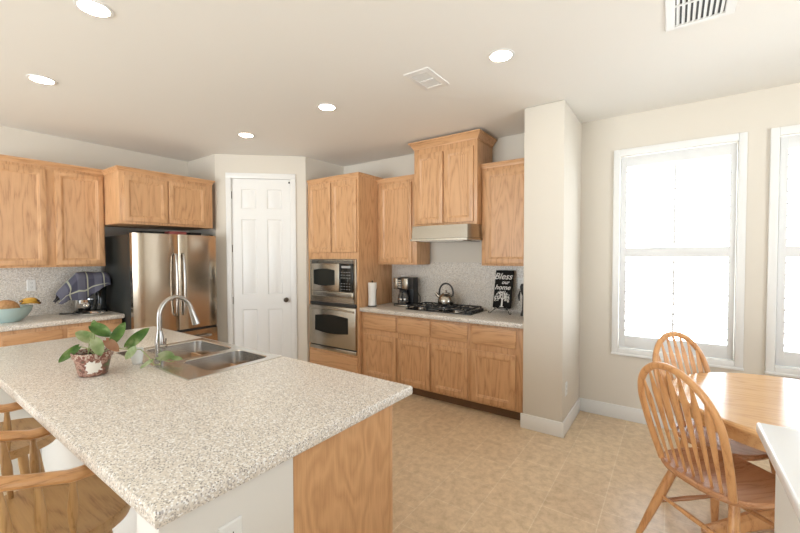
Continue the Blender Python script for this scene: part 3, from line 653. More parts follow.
# sink
t = thing('kitchen_sink', (-2.36, 1.18, 0.914), 'double bowl stainless sink set into the island counter', 'sink')
B1 = (-2.765, -2.325, 1.045, 1.408); B2 = (-2.275, -1.950, 1.045, 1.408)
mb = MB(); z = 0.9185
xs = [SX0, B1[0], B1[1], B2[0], B2[1], SX1]; ys = [SY0, B1[2], B1[3], SY1]
def rp(b_, r_): return rrect(*b_, r_, 5)
# rim deck: cells round the bowls, bowls with rounded corners
def deck_cell(b_, outer):
    inner = rp(b_, 0.05); n = len(inner); oring = []
    ox0, ox1, oy0, oy1 = outer; cx, cy = (b_[0]+b_[1])/2, (b_[2]+b_[3])/2
    for x, y in inner:
        i = len(oring)
        q = i // 6; f = i % 6
        pts = ((ox1, oy1), (ox0, oy1), (ox0, oy0), (ox1, oy0)); oring.append(pts[q])
    return oring, inner
for b_, outer in ((B1, (SX0, -2.300, SY0, SY1)), (B2, (-2.300, SX1, SY0, SY1))):
    oring, inner = deck_cell(b_, outer)
    vo = {p: mb.bm.verts.new((*p, z)) for p in set(oring)}; vi = [mb.bm.verts.new((x, y, z)) for x, y in inner]
    n = len(inner)
    for i in range(n):
        j = (i+1) % n
        f = [vi[i], vi[j], vo[oring[j]]] if oring[i] == oring[j] else [vi[i], vi[j], vo[oring[j]], vo[oring[i]]]
        mb.bm.faces.new(f)
    def off(k, zz): return [Vector((x, y, zz)) for x, y in rp((b_[0]+k, b_[1]-k, b_[2]+k, b_[3]-k), max(0.02, 0.05-k*0.3))]
    mb.rings([[Vector((x, y, z)) for x, y in inner], off(0.004, z-0.005), off(0.010, 0.80), off(0.02, 0.745), off(0.05, 0.722)], cap0=False)
mb.rings([[Vector(p) for p in ((SX0, SY0, z), (SX1, SY0, z), (SX1, SY1, z), (SX0, SY1, z))], [Vector(p) for p in ((SX0-0.004, SY0-0.004, 0.9143), (SX1+0.004, SY0-0.004, 0.9143), (SX1+0.004, SY1+0.004, 0.9143), (SX0-0.004, SY1+0.004, 0.9143))]], cap0=False, cap1=False)
bmesh.ops.remove_doubles(mb.bm, verts=mb.bm.verts, dist=1e-5)
part('basin', mb, 'steel_sink', t)
for b_ in (B1, B2): part('drain', MB().lathe([(0.045, 0.7225), (0.045, 0.7255), (0.03, 0.7255), (0.02, 0.7235)], c=((b_[0]+b_[1])/2, (b_[2]+b_[3])/2, 0)), 'chrome', t)
# faucet
FXc, FYc = -2.42, 1.0
t = thing('faucet', (FXc, FYc, 0.9187), 'brushed nickel gooseneck pull-down faucet behind the sink bowls', 'faucet')
part('base_body', MB().lathe([(0.030, 0.9188), (0.030, 0.93), (0.026, 0.935), (0.0245, 1.02), (0.021, 1.05), (0.016, 1.078), (0.0155, 1.085)], c=(FXc, FYc, 0)), 'nickel', t)
pts = [(FXc, FYc, 1.08), (FXc, FYc, 1.12), (FXc, FYc, 1.165)]
for i in range(1, 15):
    a = math.pi - math.pi*0.92*i/14; pts.append((FXc, FYc+0.092+0.092*math.cos(a), 1.165+0.108*math.sin(a)))
part('neck', MB().tube(pts, 0.0135, 14), 'nickel', t)
e = Vector(pts[-1]); dn = (Vector(pts[-1])-Vector(pts[-2])).normalized()
part('spray_head', MB().tube([e, e+dn*0.02, e+dn*0.075, e+dn*0.098, e+dn*0.102], [0.0145, 0.0165, 0.021, 0.024, 0.021], 16), 'nickel', t)
part('lever', MB().tube([(FXc+0.015, FYc, 1.0), (FXc+0.055, FYc, 1.003), (FXc+0.075, FYc, 1.006), (FXc+0.079, FYc, 1.006)], [0.014, 0.013, 0.011, 0.006], 12).tube([(FXc+0.070, FYc, 1.008), (FXc+0.074, FYc, 1.03), (FXc+0.080, FYc, 1.052)], [0.006, 0.005, 0.004], 8), 'nickel', t)
# outlets
def outlet(mp, a, z, lab, w_=0.07, h_=0.115, cord=False):
    c = mp(a, 0, z); t = thing('electrical_outlet', c, lab, 'electrical outlet', 'white wall outlets')
    def ring(i, d): return [mp(*p) for p in ((a-w_/2+i, d, z-h_/2+i), (a+w_/2-i, d, z-h_/2+i), (a+w_/2-i, d, z+h_/2-i), (a-w_/2+i, d, z+h_/2-i))]
    part('cover_plate', MB().rings([ring(0, 0.0003), ring(0.0, 0.003), ring(0.004, 0.006)]), 'plate', t)
    for dz in (0.021, -0.021):
        s_ = part('socket', MB().rings([[mp(a+0.016*math.cos(2*math.pi*k/16), d, z+dz+0.0145*math.sin(2*math.pi*k/16)) for k in range(16)] for d in (0.0055, 0.0075)]), 'plate', t)
        mb = MB()
        for da in (-0.006, 0.006): mb.rings([[mp(*p) for p in ((a+da-0.0013, d, z+dz-0.001), (a+da+0.0013, d, z+dz-0.001), (a+da+0.0013, d, z+dz+0.008), (a+da-0.0013, d, z+dz+0.008))] for d in (0.0074, 0.0079)])
        mb.rings([[mp(a+0.002*math.cos(2*math.pi*k/8), d, z+dz-0.007+0.002*math.sin(2*math.pi*k/8)) for k in range(8)] for d in (0.0074, 0.0079)])
        part('slots', mb, 'slot', s_)
outlet(mapA(-1.0115), 0.590, 0.708, 'white outlet on the end of the island half wall')
outlet(mapA(XA+0.02), 1.013, 1.228, 'white outlet on the backsplash above the fruit bowl')
outlet(mapB(4.0205), -2.803, 1.213, 'white outlet behind the coffee maker with its black plug')
outlet(mapB(4.0205), -1.300, 1.228, 'white outlet right of the black sign, partly behind the wall stub')
outlet(mapA(CR), 3.487, 0.373, 'white outlet low on the side of the wall stub')

# ------------------------------------------------------------------ things on the cooktop counter
t = thing('gas_cooktop', (-2.06, 3.76, 0.9143), 'black gas cooktop with cast iron grates', 'cooktop')
CX0, CX1, CY0, CY1 = -2.455, -1.655, 3.56, 3.985
part('glass_top', MB().box(CX0, CX1, CY0, CY1, 0.9145, 0.923, 0.003), 'black_gloss', t)
BUR = [(-2.30, 3.66, 0.036), (-2.30, 3.87, 0.045), (-2.075, 3.80, 0.055), (-1.85, 3.66, 0.045), (-1.85, 3.87, 0.036)]
for x, y, r_ in BUR:
    bn = part('burner', MB().lathe([(r_*1.25, 0.9232), (r_*1.2, 0.932), (r_, 0.938), (r_, 0.944), (r_*0.8, 0.948), (0, 0.948)], c=(x, y, 0), seg=20), 'nickel', t)
    part('burner_cap', MB().lathe([(r_*0.85, 0.9482), (r_*0.85, 0.953), (r_*0.6, 0.955), (0, 0.955)], c=(x, y, 0), seg=20), 'iron', bn)
for x0, x1 in ((-2.43, -2.185), (-2.18, -1.97), (-1.965, -1.72)):
    mb = MB(); y0, y1 = CY0+0.02, CY1-0.02; zt = 0.962; r_ = 0.0055
    xm, ym = (x0+x1)/2, (y0+y1)/2
    for xx in (x0, x1): mb.box(xx-r_, xx+r_, y0, y1, zt-0.012, zt, 0.002)
    for yy in (y0, ym, y1): mb.box(x0, x1, yy-r_, yy+r_, zt-0.012, zt, 0.002)
    mb.box(xm-r_, xm+r_, y0, y0+0.075, zt-0.009, zt+0.003, 0.002); mb.box(xm-r_, xm+r_, y1-0.075, y1, zt-0.009, zt+0.003, 0.002); mb.box(xm-r_, xm+r_, ym-0.06, ym+0.06, zt-0.009, zt+0.003, 0.002)
    for yy in ((y0+ym)/2, (y1+ym)/2): mb.box(x0, x0+0.07, yy-r_, yy+r_, zt-0.009, zt+0.003, 0.002); mb.box(x1-0.07, x1, yy-r_, yy+r_, zt-0.009, zt+0.003, 0.002)
    for xx in (x0, x1):
        for yy in (y0+0.006, y1-0.006): mb.box(xx-0.007, xx+0.007, yy-0.007, yy+0.007, 0.9232, zt-0.010)
    part('grate', mb, 'iron', t)
for i in range(5): part('knob', MB().lathe([(0.017, 0.9232), (0.016, 0.942), (0.012, 0.946), (0, 0.946)], c=(-1.688, 3.62+i*0.075, 0), seg=14), 'black', t)
# kettle on the middle rear burner
KX, KY, KZ = -2.082, 3.83, 0.9655
t = thing('kettle', (KX, KY, KZ), 'round stainless kettle with arched handle on the cooktop', 'kettle')
part('body', MB().lathe([(0.072, 0), (0.088, 0.006), (0.096, 0.03), (0.095, 0.055), (0.086, 0.085), (0.066, 0.112), (0.045, 0.125), (0.042, 0.128)], seg=32), 'steel', t, local=True)
l = part('lid', MB().lathe([(0.046, 0.1265), (0.044, 0.133), (0.025, 0.139), (0.008, 0.141), (0.008, 0.148), (0.015, 0.155), (0.012, 0.165), (0, 0.167)], seg=24), 'nickel', t, local=True)
part('spout', MB().tube([(-0.070, -0.015, 0.085), (-0.100, -0.021, 0.106), (-0.122, -0.026, 0.128)], [0.024, 0.018, 0.013], 14).lathe([(0.014, 0.0), (0.014, 0.001)], c=(-0.2, 0, -5)) if False else MB().tube([(-0.070, -0.015, 0.085), (-0.100, -0.021, 0.106), (-0.122, -0.026, 0.128)], [0.024, 0.018, 0.013], 14), 'steel', t, local=True)
hp = [(-0.082, 0, 0.10)] + [(0.088*math.cos(math.pi - math.pi*i/16), 0, 0.135+0.105*math.sin(math.pi*i/16)) for i in range(17)] + [(0.082, 0, 0.10)]
part('handle', MB().tube(hp, 0.008, 10, flat=(1.0, 1.3)), 'black', t, 'black arched handle', local=True)
# coffee maker
t = thing('coffee_maker', (-2.63, 3.82, 0.9143), 'black and steel drip coffee maker beside the cooktop', 'coffee maker')
A0, A1, Y0, Y1 = -2.742, -2.532, 3.725, 3.945
part('base', MB().box(A0, A1, Y0, Y1, 0.9145, 0.945, 0.006), 'black', t); part('water_tank', MB().box(A0, A1, Y0+0.115, Y1, 0.9455, 1.258, 0.006), 'black', t)
part('brew_head', MB().box(A0, A1, Y0, Y0+0.114, 1.118, 1.256, 0.006), 'black', t)
for a, b_, c, d in ((A0+0.004, A0+0.060, 1.125, 1.25), (A0+0.122, A1-0.004, 1.125, 1.25), (A0+0.012, A1-0.012, 0.918, 0.934)): part('trim', MB().box(a, b_, Y0-0.004, Y0-0.0005, c, d, 0.001), 'steel', t, 'steel trim')
mb = MB()
for i in range(4): mb.box(A0+0.07, A0+0.112, Y0-0.003, Y0-0.0005, 1.14+i*0.026, 1.154+i*0.026)
part('buttons', mb, 'nickel', t)
cr = part('carafe', MB().lathe([(0.05, 0.9455), (0.066, 0.965), (0.068, 1.0), (0.058, 1.05), (0.046, 1.075), (0.048, 1.09)], c=((A0+A1)/2, Y0+0.052, 0), seg=24), 'pot_glass', t)
part('carafe_lid', MB().lathe([(0.047, 1.0905), (0.044, 1.105), (0, 1.108)], c=((A0+A1)/2, Y0+0.052, 0)), 'black', cr)
xh = (A0+A1)/2+0.03; part('carafe_handle', MB().tube([(xh, Y0+0.004, 1.085), (xh+0.008, Y0-0.028, 1.08), (xh+0.01, Y0-0.034, 1.03), (xh+0.004, Y0-0.012, 0.985)], 0.008, 8), 'black', cr)
part('band', MB().lathe([(0.0685, 0.995), (0.069, 1.0), (0.0665, 1.012)], c=((A0+A1)/2, Y0+0.052, 0), seg=24), 'steel', cr)
part('power_cord', MB().tube([(-2.803, 4.004, 1.234), (-2.795, 3.985, 1.225), (-2.70, 3.99, 1.19), (-2.60, 3.985, 1.10), (-2.52, 3.975, 1.02), (-2.505, 3.96, 0.96), (-2.54, 3.955, 0.935)], 0.004, 8).box(-2.815, -2.791, 3.986, 4.011, 1.220, 1.248, 0.003), 'black', t)
# paper towel holder
PT = (-2.928, 3.55, 0.9143)
t = thing('paper_towel_holder', PT, 'white paper towel roll on a dark upright holder', 'paper towel holder')
part('base', MB().lathe([(0.055, 0.0002), (0.055, 0.006), (0.05, 0.010), (0, 0.012)], seg=28), 'bronze', t, local=True)
part('rod', MB().tube([(0, 0, 0.012), (0, 0, 0.30)], 0.005, 8).lathe([(0.009, 0.295), (0.009, 0.305), (0, 0.312)]), 'bronze', t, local=True)
part('arm', MB().tube([(0.052, 0, 0.01), (0.056, 0, 0.12), (0.062, 0, 0.2), (0.075, 0, 0.215)], 0.003, 8), 'bronze', t, local=True)
part('paper_roll', MB().lathe([(0.012, 0.016), (0.050, 0.014), (0.047, 0.12), (0.052, 0.285), (0.014, 0.286), (0.012, 0.27)], seg=28), 'paper', t, 'white paper roll', local=True)
# sign on easel
SGX, SGY, TL = -1.452, 3.872, R(14)
t = thing('decorative_sign', (SGX, SGY, 0.97), 'black sign with white script and tree, leaning on a wire easel', 'sign')
def sg(a, d, h): # a along x, d out of the face toward room, h up the board
    return Vector((SGX + a, SGY + h*math.sin(TL) - d*math.cos(TL), 0.972 + h*math.cos(TL) + d*math.sin(TL)*0))
SW, SH = 0.19, 0.40
mb = MB(); mb.rings([[sg(a, d, h) for a, h in ((-SW/2, 0), (SW/2, 0), (SW/2, SH), (-SW/2, SH))] for d in (-0.009, 0.009)])
board = part('board', mb, 'sign_black', t)
def text_part(txt, size, a, h, parent):
    cu = bpy.data.curves.new('lettering', 'FONT'); cu.body = txt; cu.size = size; cu.align_x = 'CENTER'; cu.shear = 0.35; cu.extrude = 0.0008; cu.offset = 0.0012; cu.resolution_u = 3
    tmp = bpy.data.objects.new('tmp', cu); COL.objects.link(tmp); dg_ = bpy.context.evaluated_depsgraph_get()
    me = bpy.data.meshes.new_from_object(tmp.evaluated_get(dg_)); bpy.data.objects.remove(tmp)
    for v in me.vertices: v.co = sg(a + v.co.x, 0.0102 + v.co.z, h + v.co.y) - Vector(ORG[parent.name])
    me.materials.clear(); me.materials.append(M['chalk'])
    o = bpy.data.objects.new('lettering', me); COL.objects.link(o); o.parent = parent; ORG[o.name] = ORG[parent.name]; o['label'] = 'white script lettering reading %s' % txt
text_part('Bless', 0.095, -0.012, 0.305, board); text_part('our', 0.055, 0.018, 0.255, board); text_part('home', 0.072, -0.008, 0.195, board)
mb = MB()
def flat(pts): mb.rings([[sg(a, d, h) for a, h in pts] for d in (0.0095, 0.0108)])
flat([(-0.024, 0.012), (-0.008, 0.022), (-0.007, 0.085), (-0.028, 0.125), (-0.022, 0.128), (-0.002, 0.10), (0.002, 0.14), (0.007, 0.14), (0.007, 0.10), (0.026, 0.128), (0.031, 0.124), (0.010, 0.085), (0.010, 0.022), (0.026, 0.012)])
rs = random.Random(3)
for i in range(110):
    an = rs.uniform(-0.35, math.pi+0.35); rad = rs.uniform(0.35, 1.0); a = 0.082*rad*math.cos(an); h = 0.092 + 0.092*rad*math.sin(an)
    if abs(a) < 0.02 and h < 0.11: continue
    th = rs.uniform(0, math.pi); l = 0.011; k = 0.0042; ca, sa = math.cos(th), math.sin(th)
    flat([(a+l*ca, h+l*sa), (a-k*sa, h+k*ca), (a-l*ca, h-l*sa), (a+k*sa, h-k*ca)])
part('tree_drawing', mb, 'chalk', board, 'white painted tree')
t = thing('easel_stand', (SGX, 3.88, 0.9143), 'small black wire scroll easel holding the sign', 'easel')
wr = 0.0038
for s_ in (-1, 1):
    x = SGX + s_*0.062
    sc = [(x+s_*0.035*0, 3.79+0.0, 0.985)]
    pts = [(x, 3.862, 0.962), (x, 3.845, 0.962), (x, 3.838, 0.972), (x, 3.846, 0.985), (x, 3.856, 0.98)]
    part('hook', MB().tube([(x, 3.93, 0.962)] + pts, wr, 8), 'iron', t)
    fp = [(x, 3.862, 0.962), (x+s_*0.02, 3.84, 0.945), (x+s_*0.035, 3.825, 0.925), (x+s_*0.042, 3.82, 0.919), (x+s_*0.055, 3.815, 0.919), (x+s_*0.06, 3.815, 0.93), (x+s_*0.052, 3.818, 0.936)]
    part('front_leg', MB().tube(fp, wr, 8), 'iron', t)
    part('back_upright', MB().tube([(x, 3.93, 0.962), (x*0.5+SGX*0.5, 3.965, 1.20)], wr, 8), 'iron', t)
part('crossbar', MB().tube([(SGX-0.062, 3.90, 0.962), (SGX, 3.90, 0.957), (SGX+0.062, 3.90, 0.962)], wr, 8), 'iron', t)
part('rear_leg', MB().tube([(SGX, 3.965, 1.20), (SGX, 4.005, 0.918)], wr, 8).tube([(SGX-0.03, 3.965, 1.20), (SGX+0.03, 3.965, 1.20)], wr, 8), 'iron', t)
# dark appliance mostly hidden by the wall stub
t = thing('small_appliance', (-1.195, 3.86, 0.9143), 'black countertop appliance mostly hidden behind the wall stub', 'appliance')
part('body', MB().rings([[Vector((x, y, z_)) for x, y in rrect(-0.045+i, 0.05-i, -0.05+i, 0.05-i, 0.02)] for i, z_ in ((0.0, 0.0003), (0, 0.02), (0.012, 0.06), (0.014, 0.20), (0.002, 0.235), (-0.006, 0.29), (0.004, 0.32))]), 'black', t, local=True)
part('lever', MB().tube([(-0.05, -0.03, 0.25), (-0.062, -0.035, 0.20), (-0.058, -0.03, 0.15)], [0.006, 0.01, 0.006], 8), 'black', t, local=True)

# ------------------------------------------------------------------ things on the left counter
BX, BY = -5.03, 0.79
t = thing('fruit_bowl', (BX, BY, 0.9143), 'pale aqua ceramic bowl of fruit on the left counter', 'bowl')
part('bowl_body', MB().lathe([(0.0, 0.001), (0.085, 0.0005), (0.09, 0.008), (0.135, 0.045), (0.165, 0.095), (0.175, 0.135), (0.170, 0.137), (0.158, 0.095), (0.128, 0.052), (0.08, 0.02), (0, 0.016)], seg=40), 'bowl', t, local=True)
solo('melon', MB().lathe([(0.098*math.sin(math.pi*i/14), 0.09*(1-math.cos(math.pi*i/14))) for i in range(15)], c=(BX-0.0, BY-0.01, 0.938), seg=28), 'melon', (BX, BY-0.01, 0.938), 'round tan melon in the aqua bowl', 'melon')
t = thing('banana_bunch', (BX+0.03, BY+0.12, 1.05), 'bunch of ripe bananas over the rim of the aqua bowl', 'bananas')
for k, (dz, dx) in enumerate(((0.0, 0.03), (0.018, 0.0), (0.022, 0.034))):
    pts = []
    for i in range(11):
        f = i/10; pts.append((BX-0.03+dx+0.05*math.sin(math.pi*f), BY+0.085+0.135*f, 1.053+dz+0.038*math.sin(math.pi*(0.15+0.75*f))))
    part('banana', MB().tube(pts, [0.004, 0.010, 0.015, 0.017, 0.018, 0.018, 0.018, 0.017, 0.014, 0.009, 0.006], 10), 'banana', t)
part('stem', MB().tube([(BX-0.01, BY+0.215, 1.066), (BX+0.0, BY+0.232, 1.070)], [0.013, 0.010], 8), 'toe', t, 'dark brown stem end')
# stand mixer, head toward the left, under a towel
MX = -5.12
t = thing('stand_mixer', (MX, 1.42, 0.9143), 'black stand mixer under a plaid towel beside the refrigerator', 'mixer')
part('base', MB().rings([[Vector((x, y, z_)) for x, y in rrect(MX-0.085+i, MX+0.085-i, 1.29+i, 1.585-i*0.4, 0.07)] for i, z_ in ((0.0, 0.9145), (0.0, 0.928), (0.012, 0.944), (0.03, 0.948))]), 'black_gloss', t)
part('pedestal', MB().rings([[Vector((x, y, z_)) for x, y in rrect(MX-w_, MX+w_, y0, y1, 0.035)] for w_, y0, y1, z_ in ((0.06, 1.47, 1.585, 0.9485), (0.048, 1.485, 1.575, 1.0), (0.046, 1.488, 1.575, 1.12), (0.055, 1.475, 1.58, 1.18), (0.055, 1.47, 1.58, 1.2))]), 'black_gloss', t)
part('motor_head', MB().tube([(MX, 1.315, 1.25), (MX, 1.325, 1.255), (MX, 1.36, 1.262), (MX, 1.44, 1.265), (MX, 1.52, 1.264), (MX, 1.572, 1.256), (MX, 1.582, 1.252)], [0.03, 0.048, 0.06, 0.065, 0.064, 0.052, 0.03], 20), 'black_gloss', t)
part('mixing_bowl', MB().lathe([(0.045, 0.949), (0.05, 0.955), (0.072, 0.98), (0.080, 1.02), (0.084, 1.06), (0.080, 1.06), (0.075, 1.02)], c=(MX, 1.385, 0), seg=32), 'chrome', t, 'polished steel bowl')
part('beater_shaft', MB().tube([(MX, 1.385, 1.20), (MX, 1.385, 1.03)], 0.012, 10), 'nickel', t)
# plaid towel draped over the mixer
grid = []; NR, NC = 40, 30
for i in range(NR):
    f = i/(NR-1); y = 1.165 + 0.432*f
    if f < 0.36: zr = 1.135 + (1.350-1.135)*(f/0.36)**0.85
    elif f < 0.88: zr = 1.350
    else: zr = 1.350 - 0.03*((f-0.88)/0.12)**2
    kn = [(0.0, 1.085), (0.25, 1.045), (0.48, 1.015), (0.62, 1.09), (0.8, 1.16), (1.0, 1.20)]
    for (fa, za), (fb, zb) in zip(kn, kn[1:]):
        if fa <= f <= fb: zb_ = za + (zb-za)*(f-fa)/(fb-fa)
    hang = max(0.01, zr - 0.08 - zb_) if f > 0.12 else max(0.01, (zr-zb_)*0.6)
    row = []
    for j in range(NC):
        s_ = (j/(NC-1)-0.5)*2; sg_ = 1 if s_ >= 0 else -1; q = abs(s_)
        rad = 0.088; arc = 0.38
        if q < arc: a = q/arc*math.pi/2; px, pz = rad*math.sin(a), -rad*(1-math.cos(a))*0.9
        else:
            u = (q-arc)/(1-arc); px = rad + 0.012*u + 0.010*math.sin(f*17+sg_)*u; pz = -rad*0.9 - hang*u*(0.85 if sg_ > 0 else 0.8)
        row.append((MX + sg_*px, y + 0.012*math.sin(j*0.7)*max(0, 1-f*3), zr + pz + 0.005*math.sin(f*13+j*0.5)))
    grid.append(row)
tw = solo('dish_towel', MB().quads(grid, uv=True), 'towel', (MX, 1.38, 1.2), 'dark blue plaid dish towel draped over the stand mixer', 'towel')
sm = tw.modifiers.new('thickness', 'SOLIDIFY'); sm.thickness = 0.004; sm.offset = 1
# shallow pan in front
t = thing('frying_pan', (-4.93, 1.37, 0.9143), 'shallow steel pan with dark handle in front of the mixer', 'pan')
PXc, PYc = -4.905, 1.40
part('pan_body', MB().lathe([(0.085, 0.9146), (0.10, 0.922), (0.108, 0.938), (0.110, 0.9385), (0.104, 0.934), (0.094, 0.922), (0, 0.919)], c=(PXc, PYc, 0), seg=36), 'chrome', t)
part('handle', MB().tube([(PXc-0.03, PYc-0.106, 0.934), (PXc-0.05, PYc-0.15, 0.940), (PXc-0.09, PYc-0.24, 0.944), (PXc-0.095, PYc-0.25, 0.944)], [0.006, 0.008, 0.011, 0.006], 10, flat=(1.2, 0.8)), 'black', t, 'dark handle')

# ------------------------------------------------------------------ plant on the island
PP = (-2.412, 0.683, 0.9143)
t = thing('potted_pothos', PP, 'pothos with pale leaves in a floral terracotta pot on island', 'potted plant')
pot = part('pot', MB().lathe([(0.0, 0.0005), (0.056, 0.0005), (0.060, 0.004), (0.078, 0.092), (0.084, 0.093), (0.089, 0.118), (0.086, 0.121), (0.080, 0.117), (0.076, 0.098), (0, 0.096)], seg=40), 'pot', t, 'pot painted with a white daisy', local=True)
part('soil', MB().lathe([(0, 0.104), (0.05, 0.105), (0.0765, 0.101), (0.0765, 0.0985), (0, 0.0985)], seg=24), 'soil', t, local=True)
def leaf(pos, tip_dir, nrm, L_, W_, mat, cup=0.18):
    """heart-shaped leaf starting at pos, pointing along tip_dir"""
    d = Vector(tip_dir).normalized(); n = Vector(nrm); n = (n - d*n.dot(d)).normalized(); s_ = d.cross(n)
    NL, NW = 12, 8; mb = MB(); g = []
    for i in range(NL+1):
        f = i/NL; wd = W_*0.5*(1.45*math.sqrt(max(0, f+0.02))*(1-f)**0.72*1.18) if f > 0 else W_*0.12
        row = []
        for j in range(NW+1):
            q = (j/NW-0.5)*2; back = -0.10*L_*(abs(q)**2)*max(0, 1-f*4)
            p = Vector(pos) + d*(L_*f+back) + s_*wd*q + n*(cup*W_*0.5*(abs(q)**1.5)*(1 if f < 1 else 0) - 0.16*L_*f*f)
            row.append(p)
        g.append(row)
    mb.quads(g)
    r_ = bmesh.ops.solidify(mb.bm, geom=mb.bm.faces[:], thickness=0.0012)
    return part('leaf', mb, mat, t)
SO = Vector((PP[0], PP[1], 1.02))
VIEW = Vector((0.92, -0.26, 0.30))   # general facing of the foliage, toward the room
LV = [((-2.44, 0.635, 1.062), (-0.12, -0.66, -0.50), (0.8, -0.3, 0.55), 0.105, 0.055, 'leaf_dark'),
      ((-2.43, 0.690, 1.075), (-0.55, -0.30, 0.42), (0.6, -0.2, 0.8), 0.115, 0.085, 'leaf_pale'),
      ((-2.47, 0.700, 1.155), (0.55, 0.38, -0.35), (0.75, -0.5, 0.5), 0.110, 0.080, 'leaf_dark'),
      ((-2.455, 0.705, 1.130), (-0.25, 0.02, 0.75), (0.8, -0.4, 0.3), 0.060, 0.040, 'leaf_dark'),
      ((-2.365, 0.755, 1.075), (0.16, 0.30, 0.62), (0.9, -0.3, 0.25), 0.110, 0.066, 'leaf_dark'),
      ((-2.345, 0.672, 1.105), (0.35, 0.10, -0.62), (0.85, -0.3, 0.4), 0.090, 0.070, 'leaf_pale'),
      ((-2.375, 0.728, 1.085), (0.38, 0.28, -0.40), (0.8, -0.3, 0.5), 0.085, 0.062, 'leaf_brown'),
      ((-2.365, 0.82, 1.035), (0.30, 0.42, 0.52), (0.8, -0.45, 0.45), 0.135, 0.075, 'leaf_dark'),
      ((-2.265, 0.825, 1.038), (-0.30, -0.25, -0.30), (0.7, -0.2, 0.7), 0.085, 0.065, 'leaf_pale'),
      ((-2.345, 0.962, 0.955), (0.45, 0.24, 0.05), (0.65, -0.4, 0.75), 0.095, 0.085, 'leaf_pale'),
      ((-2.225, 0.885, 0.965), (-0.35, -0.30, -0.20), (0.45, -0.2, 0.9), 0.080, 0.055, 'leaf_pale'),
      ((-2.265, 0.995, 0.95), (0.40, 0.30, -0.02), (0.5, -0.3, 0.85), 0.060, 0.045, 'leaf_pale')]
for p, d, n_, l, w_, m_ in LV: leaf(p, d, n_, l, w_, m_)
for p in (0, 1, 2, 3, 4, 5, 6):
    e = Vector(LV[p][0]); b0 = SO + Vector((0.02*math.cos(p*2.1), 0.02*math.sin(p*2.1), 0)); md = (b0+e)/2 + Vector((0, 0, 0.012))
    part('stem', MB().tube([b0, md, e], 0.0022, 6), 'stem', t)
part('stem', MB().tube([SO+Vector((0.02, 0.03, 0)), (-2.375, 0.752, 1.045), (-2.335, 0.80, 1.03), (-2.30, 0.83, 1.03), (-2.265, 0.845, 1.03), (-2.24, 0.87, 0.99), (-2.225, 0.89, 0.945), (-2.25, 0.93, 0.932), (-2.31, 0.96, 0.945), (-2.275, 0.985, 0.932), (-2.25, 1.0, 0.932)], 0.0024, 6), 'stem', t, 'trailing vine')
part('stem', MB().tube([(-2.335, 0.80, 1.03), (-2.35, 0.81, 1.035), (-2.365, 0.82, 1.035)], 0.0022, 6), 'stem', t)
# small white dish behind the vine on the counter edge of the sink
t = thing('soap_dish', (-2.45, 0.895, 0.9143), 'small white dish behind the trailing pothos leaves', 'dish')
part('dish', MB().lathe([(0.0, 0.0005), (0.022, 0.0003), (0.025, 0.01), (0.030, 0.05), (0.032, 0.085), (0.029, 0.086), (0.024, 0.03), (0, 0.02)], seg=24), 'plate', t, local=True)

# ------------------------------------------------------------------ counter stools (face the island, +Y)
def turned(a, b_, prof, seg=12):
    a, b_ = Vector(a), Vector(b_); return MB().tube([a+(b_-a)*f for f, r_ in prof], [r_ for f, r_ in prof], seg)
SPIN = [(0, 0.008), (0.12, 0.009), (0.35, 0.0145), (0.5, 0.0155), (0.65, 0.0135), (0.88, 0.009), (1, 0.008)]
LEG = [(0, 0.017), (0.08, 0.019), (0.3, 0.021), (0.55, 0.019), (0.85, 0.0155), (1, 0.014)]
t = thing('counter_stool', (-1.725, 0.315, 0), 'brown oak counter stool nearest the camera, at lower left', 'stool', 'counter stools')
out = []
for k in range(48):
    a = 2*math.pi*k/48; c, s_ = math.cos(a), math.sin(a); e = 2/3.0
    out.append((0.248*abs(c)**e*(1 if c > 0 else -1)*(1 - 0.06*max(0, s_)), 0.258*abs(s_)**e*(1 if s_ > 0 else -1)))
def osc(k, z_): return [Vector((x*k, y*k, z_)) for x, y in out]
part('seat', MB().rings([osc(0.90, 0.604), osc(0.985, 0.612), osc(1.0, 0.626), osc(0.995, 0.642), osc(0.975, 0.650), osc(0.9, 0.648), osc(0.6, 0.640), osc(0.25, 0.638), osc(0.02, 0.638)]), 'stool_x', t, local=True)
for sx in (-1, 1):
    for sy in (-1, 1):
        part('leg', turned((sx*0.15, sy*0.15, 0.606), (sx*0.225, sy*0.215, 0), LEG), 'stool_z', t, local=True)
for z_, k in ((0.20, 0.20), (0.32, 0.187)):
    for sx in (-1, 1): part('rung', turned((sx*k*1.005, -k*0.95, z_), (sx*k*1.005, k*0.95, z_), [(0, 0.009), (0.5, 0.013), (1, 0.009)]), 'stool_x', t, local=True)
for sy in (-1, 1): part('rung', turned((-0.192, sy*0.184, 0.27), (0.192, sy*0.184, 0.27), [(0, 0.009), (0.5, 0.013), (1, 0.009)]), 'stool_x', t, local=True)
rail = []
def railz(y): return 0.846 + max(0, 0.045-y)*0.32
for i in range(41):
    f = i/40
    if f < 0.25: x, y = 0.235, 0.15 - 0.22*f/0.25
    elif f > 0.75: x, y = -0.235, -0.07 + 0.22*(f-0.75)/0.25
    else: a = math.pi*(f-0.25)/0.5; x, y = 0.235*math.cos(a), -0.07 - 0.20*math.sin(a)
    rail.append((x, y, railz(y)))
part('arm_rail', MB().tube(rail, 0.019, 12, flat=(1.65, 0.9), up=(0, 0, 1)), 'stool_rail', t, local=True)
sp = [(s_*0.235, y) for s_ in (-1, 1) for y in (0.05, -0.03, -0.11)] + [(0.235*math.cos(a), -0.07-0.20*math.sin(a)) for a in (0.7, 1.15, math.pi/2, math.pi-1.15, math.pi-0.7)]
for x, y in sp: part('spindle', turned((x*0.90, y*0.86+0.01, 0.645), (x, y, railz(y)-0.008), SPIN), 'stool_z', t, local=True)
